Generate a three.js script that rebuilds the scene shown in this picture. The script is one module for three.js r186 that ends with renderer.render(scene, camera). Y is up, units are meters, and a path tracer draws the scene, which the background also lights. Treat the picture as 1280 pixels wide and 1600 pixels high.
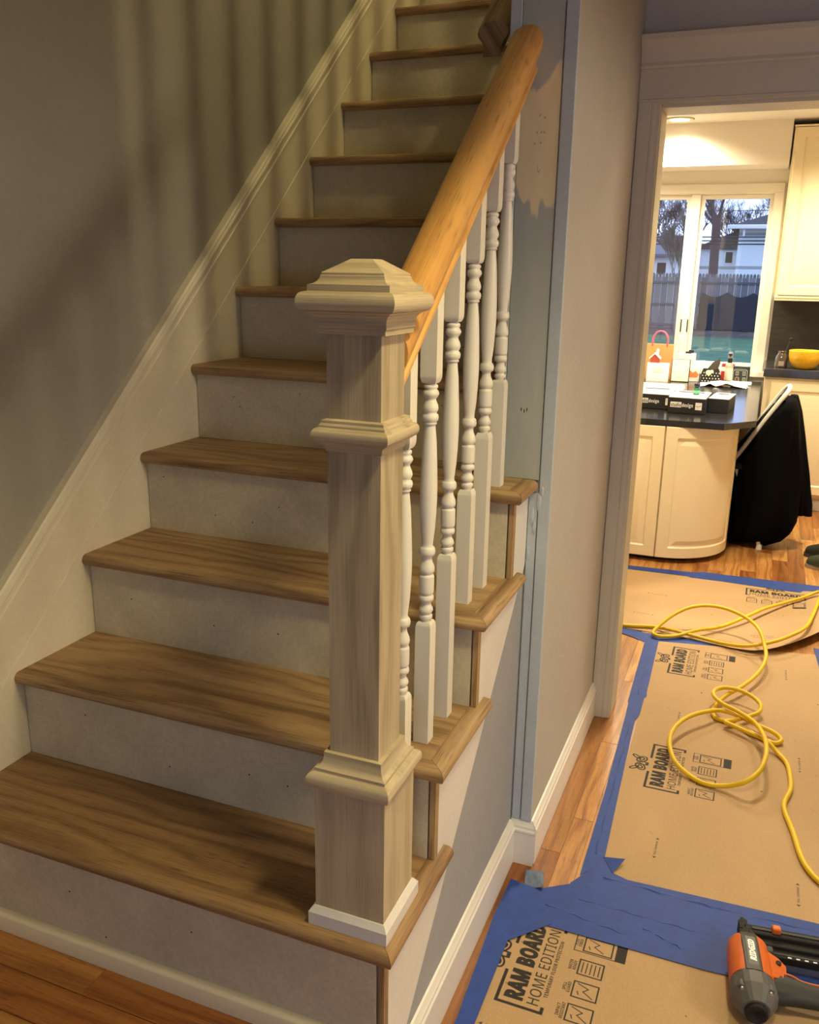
import * as THREE from 'three';
import { RoundedBoxGeometry } from 'three/addons/geometries/RoundedBoxGeometry.js';
import { mergeGeometries, mergeVertices, toCreasedNormals } from 'three/addons/utils/BufferGeometryUtils.js';
import { RectAreaLightUniformsLib } from 'three/addons/lights/RectAreaLightUniformsLib.js';

// ------------------------------------------------------------------ camera, sky, lights, exposure
const scene = new THREE.Scene();
const camera = new THREE.PerspectiveCamera(60.83, 1280 / 1600, 0.05, 200);
camera.position.set(0.467, 1.469, 1.094);
camera.rotation.order = 'YXZ';
camera.rotation.set(-0.2676, 0.3772, 0.0169);

scene.background = new THREE.Color().setRGB(0.50, 0.64, 1.0);     // even dusk sky
scene.backgroundIntensity = 2.5;

RectAreaLightUniformsLib.init();
const WARM = new THREE.Color().setRGB(1.0, 0.83, 0.41);
const WARM_KITCHEN = new THREE.Color().setRGB(1.0, 0.84, 0.57);
const WARM_LIVING = new THREE.Color().setRGB(1.0, 0.86, 0.66);
const COOL = new THREE.Color().setRGB(0.42, 0.60, 1.0);
const LAMPS = {                      // intensities in candela
  hall: 10.5, foyer: 0.6, living: 6.5, upstairs: 6.5, can: 18,
};
const DAYLIGHT_LIVING = 1.4, DAYLIGHT_LOW = 3.2;   // area lights added over the sky in the two unseen front windows

const renderer = new THREE.WebGLRenderer({ antialias: true });
renderer.toneMapping = THREE.LinearToneMapping;
renderer.toneMappingExposure = 1.0;
renderer.shadowMap.enabled = true;

// ------------------------------------------------------------------ helpers
let seed = 1234567;
const rnd = () => (seed = (seed * 16807) % 2147483647, (seed - 1) / 2147483646);
const rr = (a, b) => a + (b - a) * rnd();
const lerp = (a, b, t) => a + (b - a) * t;
const clamp = (x, a = 0, b = 1) => Math.min(b, Math.max(a, x));
const sst = (a, b, x) => { const t = clamp((x - a) / (b - a)); return t * t * (3 - 2 * t); };
const used = {};
function numbered(n) { const k = used[n] = (used[n] ?? -1) + 1; return k ? n + '_' + String(k).padStart(3, '0') : n; }
function obj(name, geo, mat, parent = scene) {
  const g = Array.isArray(geo) ? merge(geo) : geo;
  const m = new THREE.Mesh(g, mat); m.name = parent === scene ? numbered(name) : name; parent.add(m); return m;
}
function tag(o, label, category, group) { o.userData.label = label; o.userData.category = category; if (group) o.userData.group = group; return o; }
function struct(name, geo, mat, label) { const o = obj(name, geo, mat); o.userData.kind = 'structure'; if (label) o.userData.label = label; return o; }
function structGroup(name) { const o = new THREE.Group(); o.name = numbered(name); o.userData.kind = 'structure'; scene.add(o); return o; }
function thing(name, label, category, pos = [0, 0, 0], turn = 0, group) {
  const o = new THREE.Group(); o.name = numbered(name); o.position.set(...pos); o.rotation.y = turn; scene.add(o);
  return tag(o, label, category, group);
}
function merge(list) {
  return mergeGeometries(list.map((g) => {
    const h = g.index ? g.toNonIndexed() : g;
    for (const k of Object.keys(h.attributes)) if (!['position', 'normal', 'uv'].includes(k)) h.deleteAttribute(k);
    if (!h.attributes.uv) h.setAttribute('uv', new THREE.BufferAttribute(new Float32Array(h.attributes.position.count * 2), 2));
    return h;
  }));
}
function triGeo(tris, crease = 0) {          // list of [a, b, c] points
  const p = new Float32Array(tris.length * 9); let k = 0, vol = 0;
  for (const [a, b, c] of tris) vol += a[0] * (b[1] * c[2] - b[2] * c[1]) - a[1] * (b[0] * c[2] - b[2] * c[0]) + a[2] * (b[0] * c[1] - b[1] * c[0]);
  for (const t of tris) for (const v of vol < 0 ? [t[0], t[2], t[1]] : t) { p[k++] = v[0]; p[k++] = v[1]; p[k++] = v[2]; }
  let g = new THREE.BufferGeometry(); g.setAttribute('position', new THREE.BufferAttribute(p, 3));
  if (crease) g = toCreasedNormals(g, crease); else g.computeVertexNormals();
  return g;
}
// solid between two matching outlines
function ruled(A, B, flat, crease = 0) {
  const T = [], n = A.length;
  for (let i = 0; i < n; i++) { const j = (i + 1) % n; T.push([A[i], A[j], B[j]], [A[i], B[j], B[i]]); }
  const f = flat.map((q) => new THREE.Vector2(q[0], q[1])), cw = THREE.ShapeUtils.isClockWise(f);
  let tri = THREE.ShapeUtils.triangulateShape(cw ? f.slice().reverse() : f, []);
  if (cw) tri = tri.map((t) => t.map((i) => n - 1 - i).reverse());
  const flip = !cw; // cap A faces away from B
  for (const [a, b, c] of tri) { if (flip) { T.push([A[a], A[c], A[b]], [B[a], B[b], B[c]]); } else { T.push([A[a], A[c], A[b]], [B[a], B[b], B[c]]); } }
  // make the sides agree with the caps: sides above are wound for counter-clockwise outlines
  if (cw) for (let i = 0; i < 2 * n; i++) T[i] = [T[i][0], T[i][2], T[i][1]];
  if (cw) for (let i = 2 * n; i < T.length; i++) T[i] = [T[i][0], T[i][1], T[i][2]];
  return triGeo(T, crease);
}
const AX = { x: (u, v, w) => [w, v, u], y: (u, v, w) => [u, w, v], z: (u, v, w) => [u, v, w] };   // outline (u,v): x -> (z,y), y -> (x,z), z -> (x,y)
function prism(pts, axis, a, b, crease = 0) { const m = AX[axis]; return ruled(pts.map((q) => m(q[0], q[1], a)), pts.map((q) => m(q[0], q[1], b)), pts, crease); }
function span(x0, x1, y0, y1, z0, z1, r = 0) {
  const w = x1 - x0, h = y1 - y0, d = z1 - z0;
  const g = r ? new RoundedBoxGeometry(w, h, d, 2, Math.min(r, w / 2.01, h / 2.01, d / 2.01)) : new THREE.BoxGeometry(w, h, d);
  g.translate((x0 + x1) / 2, (y0 + y1) / 2, (z0 + z1) / 2); return g;
}
// square rings with mitred corners: list of [half width, height]
function squareLoft(rings, cx, cz, crease = 0.5, yAt = null) {
  const T = [], c = (h, y, k) => { const x = cx + h * [1, 1, -1, -1][k], z = cz + h * [1, -1, -1, 1][k]; return [x, yAt ? yAt(y, x, z) : y, z]; };
  const sides = [];
  for (let k = 0; k < 4; k++) {
    const S = [];
    for (let i = 0; i + 1 < rings.length; i++) {
      const [h0, y0] = rings[i], [h1, y1] = rings[i + 1], k2 = (k + 1) % 4;
      const a = c(h0, y0, k), b = c(h0, y0, k2), d = c(h1, y1, k2), e = c(h1, y1, k);
      S.push([a, b, d], [a, d, e]);
    }
    sides.push(S);
  }
  const cap = (i, up) => { const [h, y] = rings[i], q = [0, 1, 2, 3].map((k) => c(h, y, k)); return up ? [[q[0], q[1], q[2]], [q[0], q[2], q[3]]] : [[q[0], q[2], q[1]], [q[0], q[3], q[2]]]; };
  const g = [...sides, cap(0, false), cap(rings.length - 1, true)].map((S) => rawGeo(S, crease));
  return merge(g);
}
function rawGeo(tris, crease) {
  const p = []; for (const t of tris) for (const v of t) p.push(v[0], v[1], v[2]);
  const g = new THREE.BufferGeometry(); g.setAttribute('position', new THREE.BufferAttribute(new Float32Array(p), 3));
  if (crease) return toCreasedNormals(g, crease);
  g.computeVertexNormals(); return g;
}
// closed loft through rings of equal point count
function loft(rings, crease = 0.9, caps = true) {
  const T = [], n = rings[0].length;
  for (let i = 0; i + 1 < rings.length; i++) for (let j = 0; j < n; j++) {
    const k = (j + 1) % n, a = rings[i][j], b = rings[i][k], c = rings[i + 1][k], d = rings[i + 1][j];
    T.push([a, b, c], [a, c, d]);
  }
  if (caps) for (const [R, s] of [[rings[0], 0], [rings[rings.length - 1], 1]]) {
    const m = [0, 1, 2].map((q) => R.reduce((t, v) => t + v[q], 0) / n);
    for (let j = 0; j < n; j++) { const k = (j + 1) % n; T.push(s ? [R[j], R[k], m] : [R[k], R[j], m]); }
  }
  return triGeo(T, crease);
}
// rectangular rings facing +z: list of [half width, half height, depth]
function rectLoft(rings, crease = 0.3) {
  const c = ([w, h, d], k) => [w * [1, 1, -1, -1][k], h * [-1, 1, 1, -1][k], d], T = [];
  for (let k = 0; k < 4; k++) for (let i = 0; i + 1 < rings.length; i++) {
    const k2 = (k + 1) % 4, a = c(rings[i], k), b = c(rings[i], k2), d = c(rings[i + 1], k2), e = c(rings[i + 1], k);
    T.push([a, b, d], [a, d, e]);
  }
  const L = rings[rings.length - 1], F = rings[0];
  T.push([c(L, 0), c(L, 1), c(L, 2)], [c(L, 0), c(L, 2), c(L, 3)], [c(F, 0), c(F, 2), c(F, 1)], [c(F, 0), c(F, 3), c(F, 2)]);
  return triGeo(T, crease);
}
function tube(pts, r, seg = 0, sides = 10, closed = false) {
  const curve = new THREE.CatmullRomCurve3(pts.map((p) => new THREE.Vector3(...p)), closed, 'centripetal');
  return new THREE.TubeGeometry(curve, seg || pts.length * 8, r, sides, closed);
}
function bar(a, b, r, sides = 10) {
  const A = new THREE.Vector3(...a), B = new THREE.Vector3(...b), d = B.clone().sub(A);
  const g = new THREE.CylinderGeometry(r, r, d.length(), sides);
  g.applyQuaternion(new THREE.Quaternion().setFromUnitVectors(new THREE.Vector3(0, 1, 0), d.normalize()));
  g.translate((a[0] + b[0]) / 2, (a[1] + b[1]) / 2, (a[2] + b[2]) / 2); return g;
}
const lathe = (pts, seg = 24) => new THREE.LatheGeometry(pts.map((p) => new THREE.Vector2(p[0], p[1])), seg);
const moved = (g, x, y, z) => g.clone().translate(x, y, z);
// texture coordinates in metres, the grain running along one axis
function uvm(geo, grain = 'x', jit = true) {
  const g = geo.index ? geo.toNonIndexed() : geo, p = g.attributes.position, n = g.attributes.normal, uv = new Float32Array(p.count * 2);
  const ox = jit ? rnd() * 3 : 0, oy = jit ? rnd() * 3 : 0, gi = 'xyz'.indexOf(grain);
  for (let i = 0; i < p.count; i += 3) {
    let nx = 0, ny = 0, nz = 0;
    for (let k = i; k < i + 3; k++) { nx += n.getX(k); ny += n.getY(k); nz += n.getZ(k); }
    const a = [Math.abs(nx), Math.abs(ny), Math.abs(nz)], d = a.indexOf(Math.max(...a));
    let [u, v] = [[2, 1], [0, 2], [0, 1]][d];
    if (v === gi) [u, v] = [v, u];
    for (let k = i; k < i + 3; k++) { const q = [p.getX(k), p.getY(k), p.getZ(k)]; uv[2 * k] = q[u] + ox; uv[2 * k + 1] = q[v] + oy + (d === 1 ? 0 : 0.37); }
  }
  g.setAttribute('uv', new THREE.BufferAttribute(uv, 2)); return g;
}

// ------------------------------------------------------------------ textures
const H = (x, y, s) => { let h = (x * 374761393 + y * 668265263 + s * 974634777) | 0; h = Math.imul(h ^ (h >>> 13), 1274126177); h ^= h >>> 16; return (h >>> 0) / 4294967295; };
function vn(x, y, px, py, s) {
  const xi = Math.floor(x), yi = Math.floor(y), fx = x - xi, fy = y - yi, u = fx * fx * (3 - 2 * fx), v = fy * fy * (3 - 2 * fy);
  const X = ((xi % px) + px) % px, Y = ((yi % py) + py) % py, X1 = (X + 1) % px, Y1 = (Y + 1) % py;
  return lerp(lerp(H(X, Y, s), H(X1, Y, s), u), lerp(H(X, Y1, s), H(X1, Y1, s), u), v);
}
const fbm = (u, v, px, py, s, o = 3) => { let t = 0, a = 0.5, n = 0; for (let i = 0; i < o; i++) { t += a * vn(u * px, v * py, px, py, s + i * 17); n += a; a *= 0.5; px *= 2; py *= 2; } return t / n; };
function dataTex(w, h, f, srgb = true) {
  const d = new Uint8Array(w * h * 4);
  for (let y = 0; y < h; y++) for (let x = 0; x < w; x++) { const c = f(x / w, y / h), i = 4 * (y * w + x); d[i] = clamp(c[0], 0, 255); d[i + 1] = clamp(c[1], 0, 255); d[i + 2] = clamp(c[2], 0, 255); d[i + 3] = 255; }
  const t = new THREE.DataTexture(d, w, h); t.wrapS = t.wrapT = THREE.RepeatWrapping; t.magFilter = THREE.LinearFilter; t.minFilter = THREE.LinearMipmapLinearFilter; t.generateMipmaps = true;
  if (srgb) t.colorSpace = THREE.SRGBColorSpace; t.needsUpdate = true; return t;
}
// grain along u: the tile is L metres long and W metres wide
function woodTex(o) {
  const { light, mid, dark, L = 1.4, W = 0.36, rings = 9, warp = 3, pores = 0.35, blot = 0.3, s = 1 } = o;
  const t = dataTex(1024, 512, (u, v) => {
    const wv = fbm(u, v, 3, 3, s, 3), r = v * rings + warp * (wv - 0.5) + 0.25 * vn(u * 6, v * 40, 6, 40, s + 5);
    let g = 0.5 + 0.5 * Math.sin(6.2832 * r); g = Math.pow(g, 1.6);
    const fine = vn(u * 14, v * 260, 14, 260, s + 9), pore = Math.pow(vn(u * 40, v * 330, 40, 330, s + 21), 5), b = fbm(u, v, 4, 3, s + 31, 3);
    const k = clamp(0.42 * g + 0.38 * fine + blot * (b - 0.5) * 2.2 + 0.12);
    const c = [0, 1, 2].map((i) => k < 0.5 ? lerp(light[i], mid[i], k * 2) : lerp(mid[i], dark[i], k * 2 - 1));
    return c.map((q) => q * (1 - pores * pore));
  });
  t.repeat.set(1 / L, 1 / W); return t;
}
const mottle = (c, amp, scale, s) => { const t = dataTex(256, 256, (u, v) => { const k = 1 + amp * ((fbm(u, v, 6, 6, s, 3) - 0.5) + 0.5 * (vn(u * 90, v * 90, 90, 90, s + 3) - 0.5)); return c.map((q) => q * k); }); t.repeat.set(1 / scale, 1 / scale); return t; };
const bumpNoise = (n, scale, s) => { const t = dataTex(256, 256, (u, v) => { const k = 255 * fbm(u, v, n, n, s, 3); return [k, k, k]; }, false); t.repeat.set(1 / scale, 1 / scale); return t; };
function canvasTex(w, h, draw) {
  const c = document.createElement('canvas'); c.width = w; c.height = h; const x = c.getContext('2d'); draw(x, w, h);
  const t = new THREE.CanvasTexture(c); t.colorSpace = THREE.SRGBColorSpace; t.anisotropy = 8; return t;
}
const std = (o) => new THREE.MeshStandardMaterial(o);
const col = (r, g, b) => new THREE.Color(`rgb(${r},${g},${b})`);

const oakTex = woodTex({ light: [190, 158, 114], mid: [168, 137, 96], dark: [124, 95, 63], rings: 8, warp: 3.2, pores: 0.25, blot: 0.4, s: 3 });
const oakDarkerTex = woodTex({ light: [176, 142, 98], mid: [150, 117, 80], dark: [118, 89, 58], rings: 8, warp: 3.0, pores: 0.3, blot: 0.18, s: 143 });  // bottom tread: a darker oak with fainter blotches
const poplarTex = woodTex({ light: [202, 186, 154], mid: [184, 168, 138], dark: [156, 140, 114], rings: 4, warp: 2.2, pores: 0.08, blot: 0.5, L: 1.1, W: 0.3, s: 77 });
const railTex = woodTex({ light: [224, 174, 104], mid: [212, 158, 86], dark: [192, 136, 66], rings: 5, warp: 1.6, pores: 0.2, blot: 0.3, s: 91 });
const floorTex = woodTex({ light: [206, 156, 96], mid: [186, 134, 76], dark: [142, 94, 48], rings: 5, warp: 2.0, pores: 0.35, blot: 0.3, L: 1.1, W: 0.24, s: 111 });
const plasterBump = bumpNoise(40, 0.35, 5);
const M = {
  tread: std({ map: oakTex, roughness: 0.62 }),
  treadDarker: std({ map: oakDarkerTex, roughness: 0.62 }),
  poplar: std({ map: poplarTex, roughness: 0.6 }),
  rail: std({ map: railTex, roughness: 0.42 }),
  riser: std({ map: mottle([210, 201, 174], 0.12, 0.5, 7), roughness: 0.7 }),
  white: std({ map: mottle([230, 227, 222], 0.05, 0.6, 8), roughness: 0.38 }),
  whiteBaluster: std({ color: col(232, 228, 216), roughness: 0.36 }),
  skirt: std({ map: mottle([236, 225, 196], 0.05, 0.7, 9), roughness: 0.42 }),
  wallStringer: std({ map: mottle([160, 163, 168], 0.05, 0.8, 30), roughness: 0.75, bumpMap: plasterBump, bumpScale: 0.0006 }),
  wallGrey: std({ map: mottle([168, 164, 148], 0.05, 0.8, 10), roughness: 0.75, bumpMap: plasterBump, bumpScale: 0.0006 }),
  wallHall: std({ map: mottle([186, 182, 176], 0.05, 0.8, 11), roughness: 0.7, bumpMap: plasterBump, bumpScale: 0.0006 }),
  postBlue: std({ map: mottle([184, 194, 206], 0.06, 0.5, 12), roughness: 0.55 }),
  ceiling: std({ color: col(236, 232, 222), roughness: 0.9 }),
  trim: std({ map: mottle([206, 200, 184], 0.04, 0.6, 13), roughness: 0.4 }),
  tape: std({ map: mottle([22, 62, 146], 0.22, 0.12, 14), roughness: 0.62, bumpMap: bumpNoise(90, 0.05, 15), bumpScale: 0.0003 }),
  tapeGrey: std({ map: mottle([86, 104, 132], 0.3, 0.1, 16), roughness: 0.6 }),
  cord: std({ color: col(228, 190, 22), roughness: 0.5 }),
  cream: std({ color: col(240, 226, 190), roughness: 0.4 }),
  creamWindow: std({ color: col(236, 230, 218), roughness: 0.4 }),
  granite: std({ map: mottle([52, 52, 54], 0.7, 0.15, 17), roughness: 0.16 }),
  backsplash: std({ map: mottle([46, 42, 38], 0.5, 0.3, 18), roughness: 0.5 }),
  black: std({ color: col(16, 16, 17), roughness: 0.75 }),
  dark: std({ color: col(34, 34, 36), roughness: 0.5 }),
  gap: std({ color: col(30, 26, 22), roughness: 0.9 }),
  glass: new THREE.MeshPhysicalMaterial({ color: 0xffffff, transmission: 1, roughness: 0.02, thickness: 0, ior: 1.5 }),
  metal: std({ color: col(190, 190, 192), metalness: 0.9, roughness: 0.35 }),
  whitePaper: std({ color: col(240, 240, 238), roughness: 0.85 }),
};
const floorTone = [[1.06, 1.04, 0.98], [0.80, 0.72, 0.62], [1.15, 1.15, 1.1], [0.58, 0.44, 0.34], [1.0, 0.95, 0.85], [0.72, 0.62, 0.5]].map((c) => std({ map: floorTex, color: new THREE.Color().setRGB(...c.map((q) => Math.min(1.15, q))), roughness: 0.34 }));

// ------------------------------------------------------------------ stairs: numbers
const R = 0.2032, G = 0.2327, NOSE = 0.024, SIDE = 0.024, WL = -0.974, TT = 0.028;
const T = (i) => R * (i + 1), RZ = (i) => -(i - 1) * G;            // top of tread i, front of riser i
const LAND = 0.1655;                                               // bottom landing
const WALL_IN = -0.088, WALL_OUT = 0.053, POST_Z = -0.83;

// ------------------------------------------------------------------ shell
const CEIL = 2.44, UP = 2.6416, ROOF = 5.1, KZ0 = -1.83, KZ1 = -5.6;
{
  const fl = structGroup('floor');
  obj('subfloor', uvm(span(-2.4, 3.9, -0.12, -0.001, -5.8, 2.8), 'z'), floorTone[1], fl);
  const plank = (x0, x1, z0, z1, tone) => obj('plank', uvm(span(x0 + 0.0006, x1 - 0.0006, -0.008, 0.0008, z0 + 0.0006, z1 - 0.0006, 0.0008), 'z'), floorTone[tone], fl);
  // strip beside the stair wall and the hall wall
  const hall = [[0.016, 0.076, [[-0.82, -0.2, 3], [-0.2, 0.6, 3]]], [0.069, 0.121, [[-0.9, -0.2, 3], [-1.69, -0.9, 5]]], [0.121, 0.176, [[-1.07, -0.75, 4], [-1.52, -1.07, 0], [-2.0, -1.52, 4]]], [0.176, 0.233, [[-1.3, -0.8, 2], [-1.75, -1.3, 5], [-2.5, -1.75, 0]]], [0.121, 0.176, [[-2.55, -2.0, 2]]], [0.121, 0.176, [[-0.75, -0.1, 5]]]];
  hall[0] = [0.016, 0.069, hall[0][2]];
  for (const [x0, x1, L] of hall) for (const [z0, z1, t] of L) plank(x0, x1, z0, z1, t);
  // kitchen
  for (let k = 0; k < 25; k++) {
    const x0 = -0.45 + k * 0.078; let z = -5.2 + rr(-0.5, 0.1);
    while (z < -3.3) { const z1 = Math.min(-3.28, z + rr(0.35, 1.0)); plank(x0, x0 + 0.078, z, z1, Math.floor(rnd() * 6)); z = z1; }
  }
}
{ // landing at the foot of the flight
  const t = structGroup('floor_landing');
  obj('landing_base', uvm(span(-0.99, -0.001, 0, LAND - 0.012, 0.0, 1.0), 'x'), floorTone[3], t);
  let z = 0; for (let k = 0; k < 12; k++) { const w = 0.083; const cut = -0.99 + rr(0.2, 0.8); obj('plank', uvm(span(-0.99, cut - 0.0006, LAND - 0.012, LAND, z + 0.0006, z + w - 0.0006, 0.001), 'x'), floorTone[[1, 3, 5, 1, 4, 3][k % 6]], t); obj('plank', uvm(span(cut, -0.001, LAND - 0.012, LAND, z + 0.0006, z + w - 0.0006, 0.001), 'x'), floorTone[[3, 1, 1, 5, 3, 4][k % 6]], t); z += w; }
}
struct('wall_left', uvm(span(-1.13, -0.99, 0, ROOF, -3.05, 2.6)), M.wallGrey);
struct('wall_stair', uvm(merge([span(WALL_IN, WALL_OUT, 0, CEIL, KZ0, POST_Z), span(WALL_IN, -0.03, 0, CEIL, -3.05, KZ0)])), M.wallHall);
struct('wall_front', uvm(merge([span(-1.13, 0.55, 0, ROOF, 2.6, 2.75), span(1.25, 2.1, 0, ROOF, 2.6, 2.75), span(0.55, 1.25, 0, 0.22, 2.6, 2.75), span(0.55, 1.25, 1.15, ROOF, 2.6, 2.75), span(3.0, 4.0, 0, ROOF, 2.6, 2.75), span(2.1, 3.0, 0, 0.5, 2.6, 2.75), span(2.1, 3.0, 2.1, ROOF, 2.6, 2.75)])), M.wallGrey);
struct('wall_right', uvm(merge([span(1.3, 1.42, 0, CEIL, 0.7, 2.6), span(1.3, 1.42, 0, CEIL, -1.7, -1.02), span(1.3, 1.42, 2.02, CEIL, -1.02, 0.7)])), M.wallHall);
struct('wall_living', uvm(merge([span(3.9, 4.0, 0, CEIL, -1.7, 2.6), span(1.42, 3.9, 0, CEIL, -1.83, -1.7)])), M.wallHall);
struct('wall_kitchen_door', uvm(merge([span(WALL_OUT, 1.42, 1.952, CEIL, KZ0, -1.7), span(1.05, 1.42, 0, 1.952, KZ0, -1.7), span(WALL_OUT, 0.105, 0, 1.952, KZ0, -1.7)])), M.wallHall);
struct('ceiling', span(WALL_IN, 4.0, CEIL, UP, -1.83, 2.6), M.ceiling); struct('ceiling', span(-0.99, WALL_IN, CEIL, UP, 0.9, 2.6), M.ceiling);
struct('ceiling_kitchen', merge([span(WALL_IN, 2.5, CEIL, UP, -5.8, -1.83), span(-1.75, WALL_IN, CEIL, UP, -5.8, -2.95)]), M.ceiling);
struct('wall_upper', uvm(merge([span(WALL_IN, 0.03, UP, ROOF, -0.84, 2.6), span(1.9, 2.0, UP, ROOF, -4.2, 2.6), span(-1.13, 2.0, UP, ROOF, -4.3, -4.2), span(-1.13, -0.99, UP, ROOF, -4.2, -3.05), span(-0.99, WALL_IN, UP, ROOF, 0.9, 1.0)])), M.wallHall);
struct('roof', span(-1.13, 2.0, ROOF, ROOF + 0.1, -4.3, 2.75), M.ceiling);
struct('wall_kitchen_left', span(-1.75, -1.6, 0, CEIL, -5.6, -2.95), M.cream);
struct('wall_kitchen_right', span(2.4, 2.5, 0, CEIL, -5.6, KZ0), M.cream);
struct('wall_kitchen_stair', span(-1.6, -0.03, 0, CEIL, -3.05, -2.95), M.cream);

// ------------------------------------------------------------------ staircase
{
  const st = thing('staircase', 'wooden staircase with sanded oak treads and primed white risers', 'staircase');
  const nseg = 7;
  const noseProfile = (zf, zb, y1) => {              // (z, y): bullnosed board
    const r = TT / 2, p = [[zb, y1], [zb, y1 - TT]];
    for (let k = 0; k <= nseg; k++) { const a = -Math.PI / 2 + Math.PI * k / nseg; p.push([zf - r + r * Math.cos(a), y1 - r + r * Math.sin(a)]); }
    return p;
  };
  for (let i = 1; i <= 12; i++) {
    const zf = RZ(i) + NOSE, zb = RZ(i + 1), y = T(i), open = i <= 4;
    const xr = -0.012, prof = noseProfile(zf, zb - 0.012, y);
    const right = (z) => open ? Math.min(SIDE, Math.max(xr, SIDE - (zf - z))) : (WALL_IN - 0.001);
    const xe = (q) => right(q[0]);
    const A = prof.map((q) => [WL + 0.0005, q[1], q[0]]), B = prof.map((q) => [xe(q), q[1], q[0]]);
    // split the board at the mitre so that its right end is two flat faces
    let g;
    if (open) {
      const zm = zf - (SIDE - xr), zk = i === 4 ? POST_Z + 0.0005 : zb - 0.012, fr = noseProfile(zf, zm, y), bk = [[zm, y], [zm, y - TT], [zk, y - TT], [zk, y]], bk2 = [[zk, y], [zk, y - TT], [zb - 0.012, y - TT], [zb - 0.012, y]];
      g = merge([ruled(fr.map((q) => [WL + 0.0005, q[1], q[0]]), fr.map((q) => [right(q[0]) - 0.0004, q[1], q[0]]), fr, 0.6), ruled(bk.map((q) => [WL + 0.0005, q[1], q[0]]), bk.map((q) => [xr - 0.0004, q[1], q[0]]), bk), ...(i === 4 ? [ruled(bk2.map((q) => [WL + 0.0005, q[1], q[0]]), bk2.map((q) => [WALL_IN - 0.001, q[1], q[0]]), bk2)] : [])]);
    } else g = ruled(A, B, prof, 0.6);
    const tr = obj('tread', uvm(g, 'x'), i === 1 ? M.treadDarker : M.tread, st);
    if (open) {                                       // return nosing, mitred at the front corner
      const r = TT / 2, pr = [[xr, y], [xr, y - TT]];
      for (let k = 0; k <= nseg; k++) { const a = -Math.PI / 2 + Math.PI * k / nseg; pr.push([SIDE - r + r * Math.cos(a), y - r + r * Math.sin(a)]); }
      const back = i === 4 ? POST_Z + 0.008 : zb - 0.054;
      const mid = Math.max(back, zb - 0.0175), pb = pr.map((q) => [Math.max(q[0], 0.0025), q[1]]);
      obj('return_nosing', uvm(merge([ruled(pr.map((q) => [q[0], q[1], mid]), pr.map((q) => [q[0] + 0.0004, q[1], zf - (SIDE - q[0])]), pr, 0.6), ...(back < mid ? [ruled(pb.map((q) => [q[0], q[1], back]), pb.map((q) => [q[0], q[1], mid]), pb, 0.6)] : [])]), 'z'), i === 1 ? M.treadDarker : M.tread, tr);
    }
  }
  for (let i = 1; i <= 12; i++) {
    const open = i <= 4, z = RZ(i), y0 = i === 1 ? LAND : T(i - 1), y1 = T(i) - TT;
    const rs = obj('riser', uvm(span(WL + 0.002, open ? -0.0118 : WALL_IN - 0.001, y0, y1, z - 0.016, z, 0.0006)), M.riser, st);
    if (i <= 6) for (let k = 0; k < 4; k++) { const g = new THREE.CylinderGeometry(0.0016, 0.0016, 0.001, 8); g.rotateX(Math.PI / 2); obj('nail_hole', moved(g, rr(WL + 0.05, -0.16), y0 + rr(0.05, 0.15), z + 0.0003), M.gap, rs); }
    if (open) obj('end_strip', uvm(span(-0.0085, 0.003, i === 1 ? 0.002 : y0, y1, z - 0.018, z + 0.0005, 0.0008), 'y'), M.tread, rs);
  }
  // white open stringer with a pitched lower edge, following the steps
  const saw = [], zEnd = POST_Z + 0.001;
  const low = (z) => Math.max(0.126, 0.0 + 0.93 * (-z) + 0.045);
  saw.push([-0.0185, 0.126]);
  for (let i = 1; i <= 4; i++) { saw.push([RZ(i) - 0.0185, (i === 1 ? 0.126 : T(i - 1))], [RZ(i) - 0.0185, T(i) - TT]); if (i < 4) saw.push([RZ(i + 1) - 0.0185, T(i) - TT], [RZ(i + 1) - 0.0185, T(i)]); }
  const pts = []; const push = (z, y) => { const l = pts[pts.length - 1]; if (!l || Math.abs(l[0] - z) + Math.abs(l[1] - y) > 1e-5) pts.push([z, y]); };
  for (let i = 1; i <= 4; i++) { const z = RZ(i) - 0.0185; push(z, i === 1 ? 0.126 : T(i - 1)); push(z, T(i) - TT); if (i < 4) { push(RZ(i + 1) - 0.0185, T(i) - TT); } else push(zEnd, T(4) - TT); }
  push(zEnd, low(zEnd)); push(-0.088, 0.126);
  obj('stringer', uvm(prism(pts, 'x', 0.0003, 0.0022)), M.white, st);
  // board moulding along the foot of the first riser
  const q = [[0, LAND]]; for (let k = 0; k <= 5; k++) { const a = Math.PI / 2 * k / 5; q.push([0.004 + 0.012 * Math.cos(a), 0.194 + 0.012 * Math.sin(a)]); } q.splice(1, 0, [0.016, LAND]); q.push([0, 0.206]);
  obj('foot_moulding', prism(q, 'x', WL, -0.012, 0.6), M.skirt, st);
}
{ // wall below the open side of the stairs
  const pts = [[0.02, 0]]; pts.length = 0;
  pts.push([-0.0185, 0], [-0.0185, T(1) - TT - 0.001], [RZ(2) - 0.02, T(1) - TT - 0.001], [RZ(2) - 0.02, T(2) - TT - 0.001], [RZ(3) - 0.02, T(2) - TT - 0.001], [RZ(3) - 0.02, T(3) - TT - 0.001], [RZ(4) - 0.02, T(3) - TT - 0.001], [RZ(4) - 0.02, T(4) - TT - 0.001], [POST_Z + 0.0005, T(4) - TT - 0.001], [POST_Z + 0.0005, 0]);
  struct('wall_stringer', uvm(prism(pts, 'x', -0.03, 0)), M.wallStringer);
}

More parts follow.
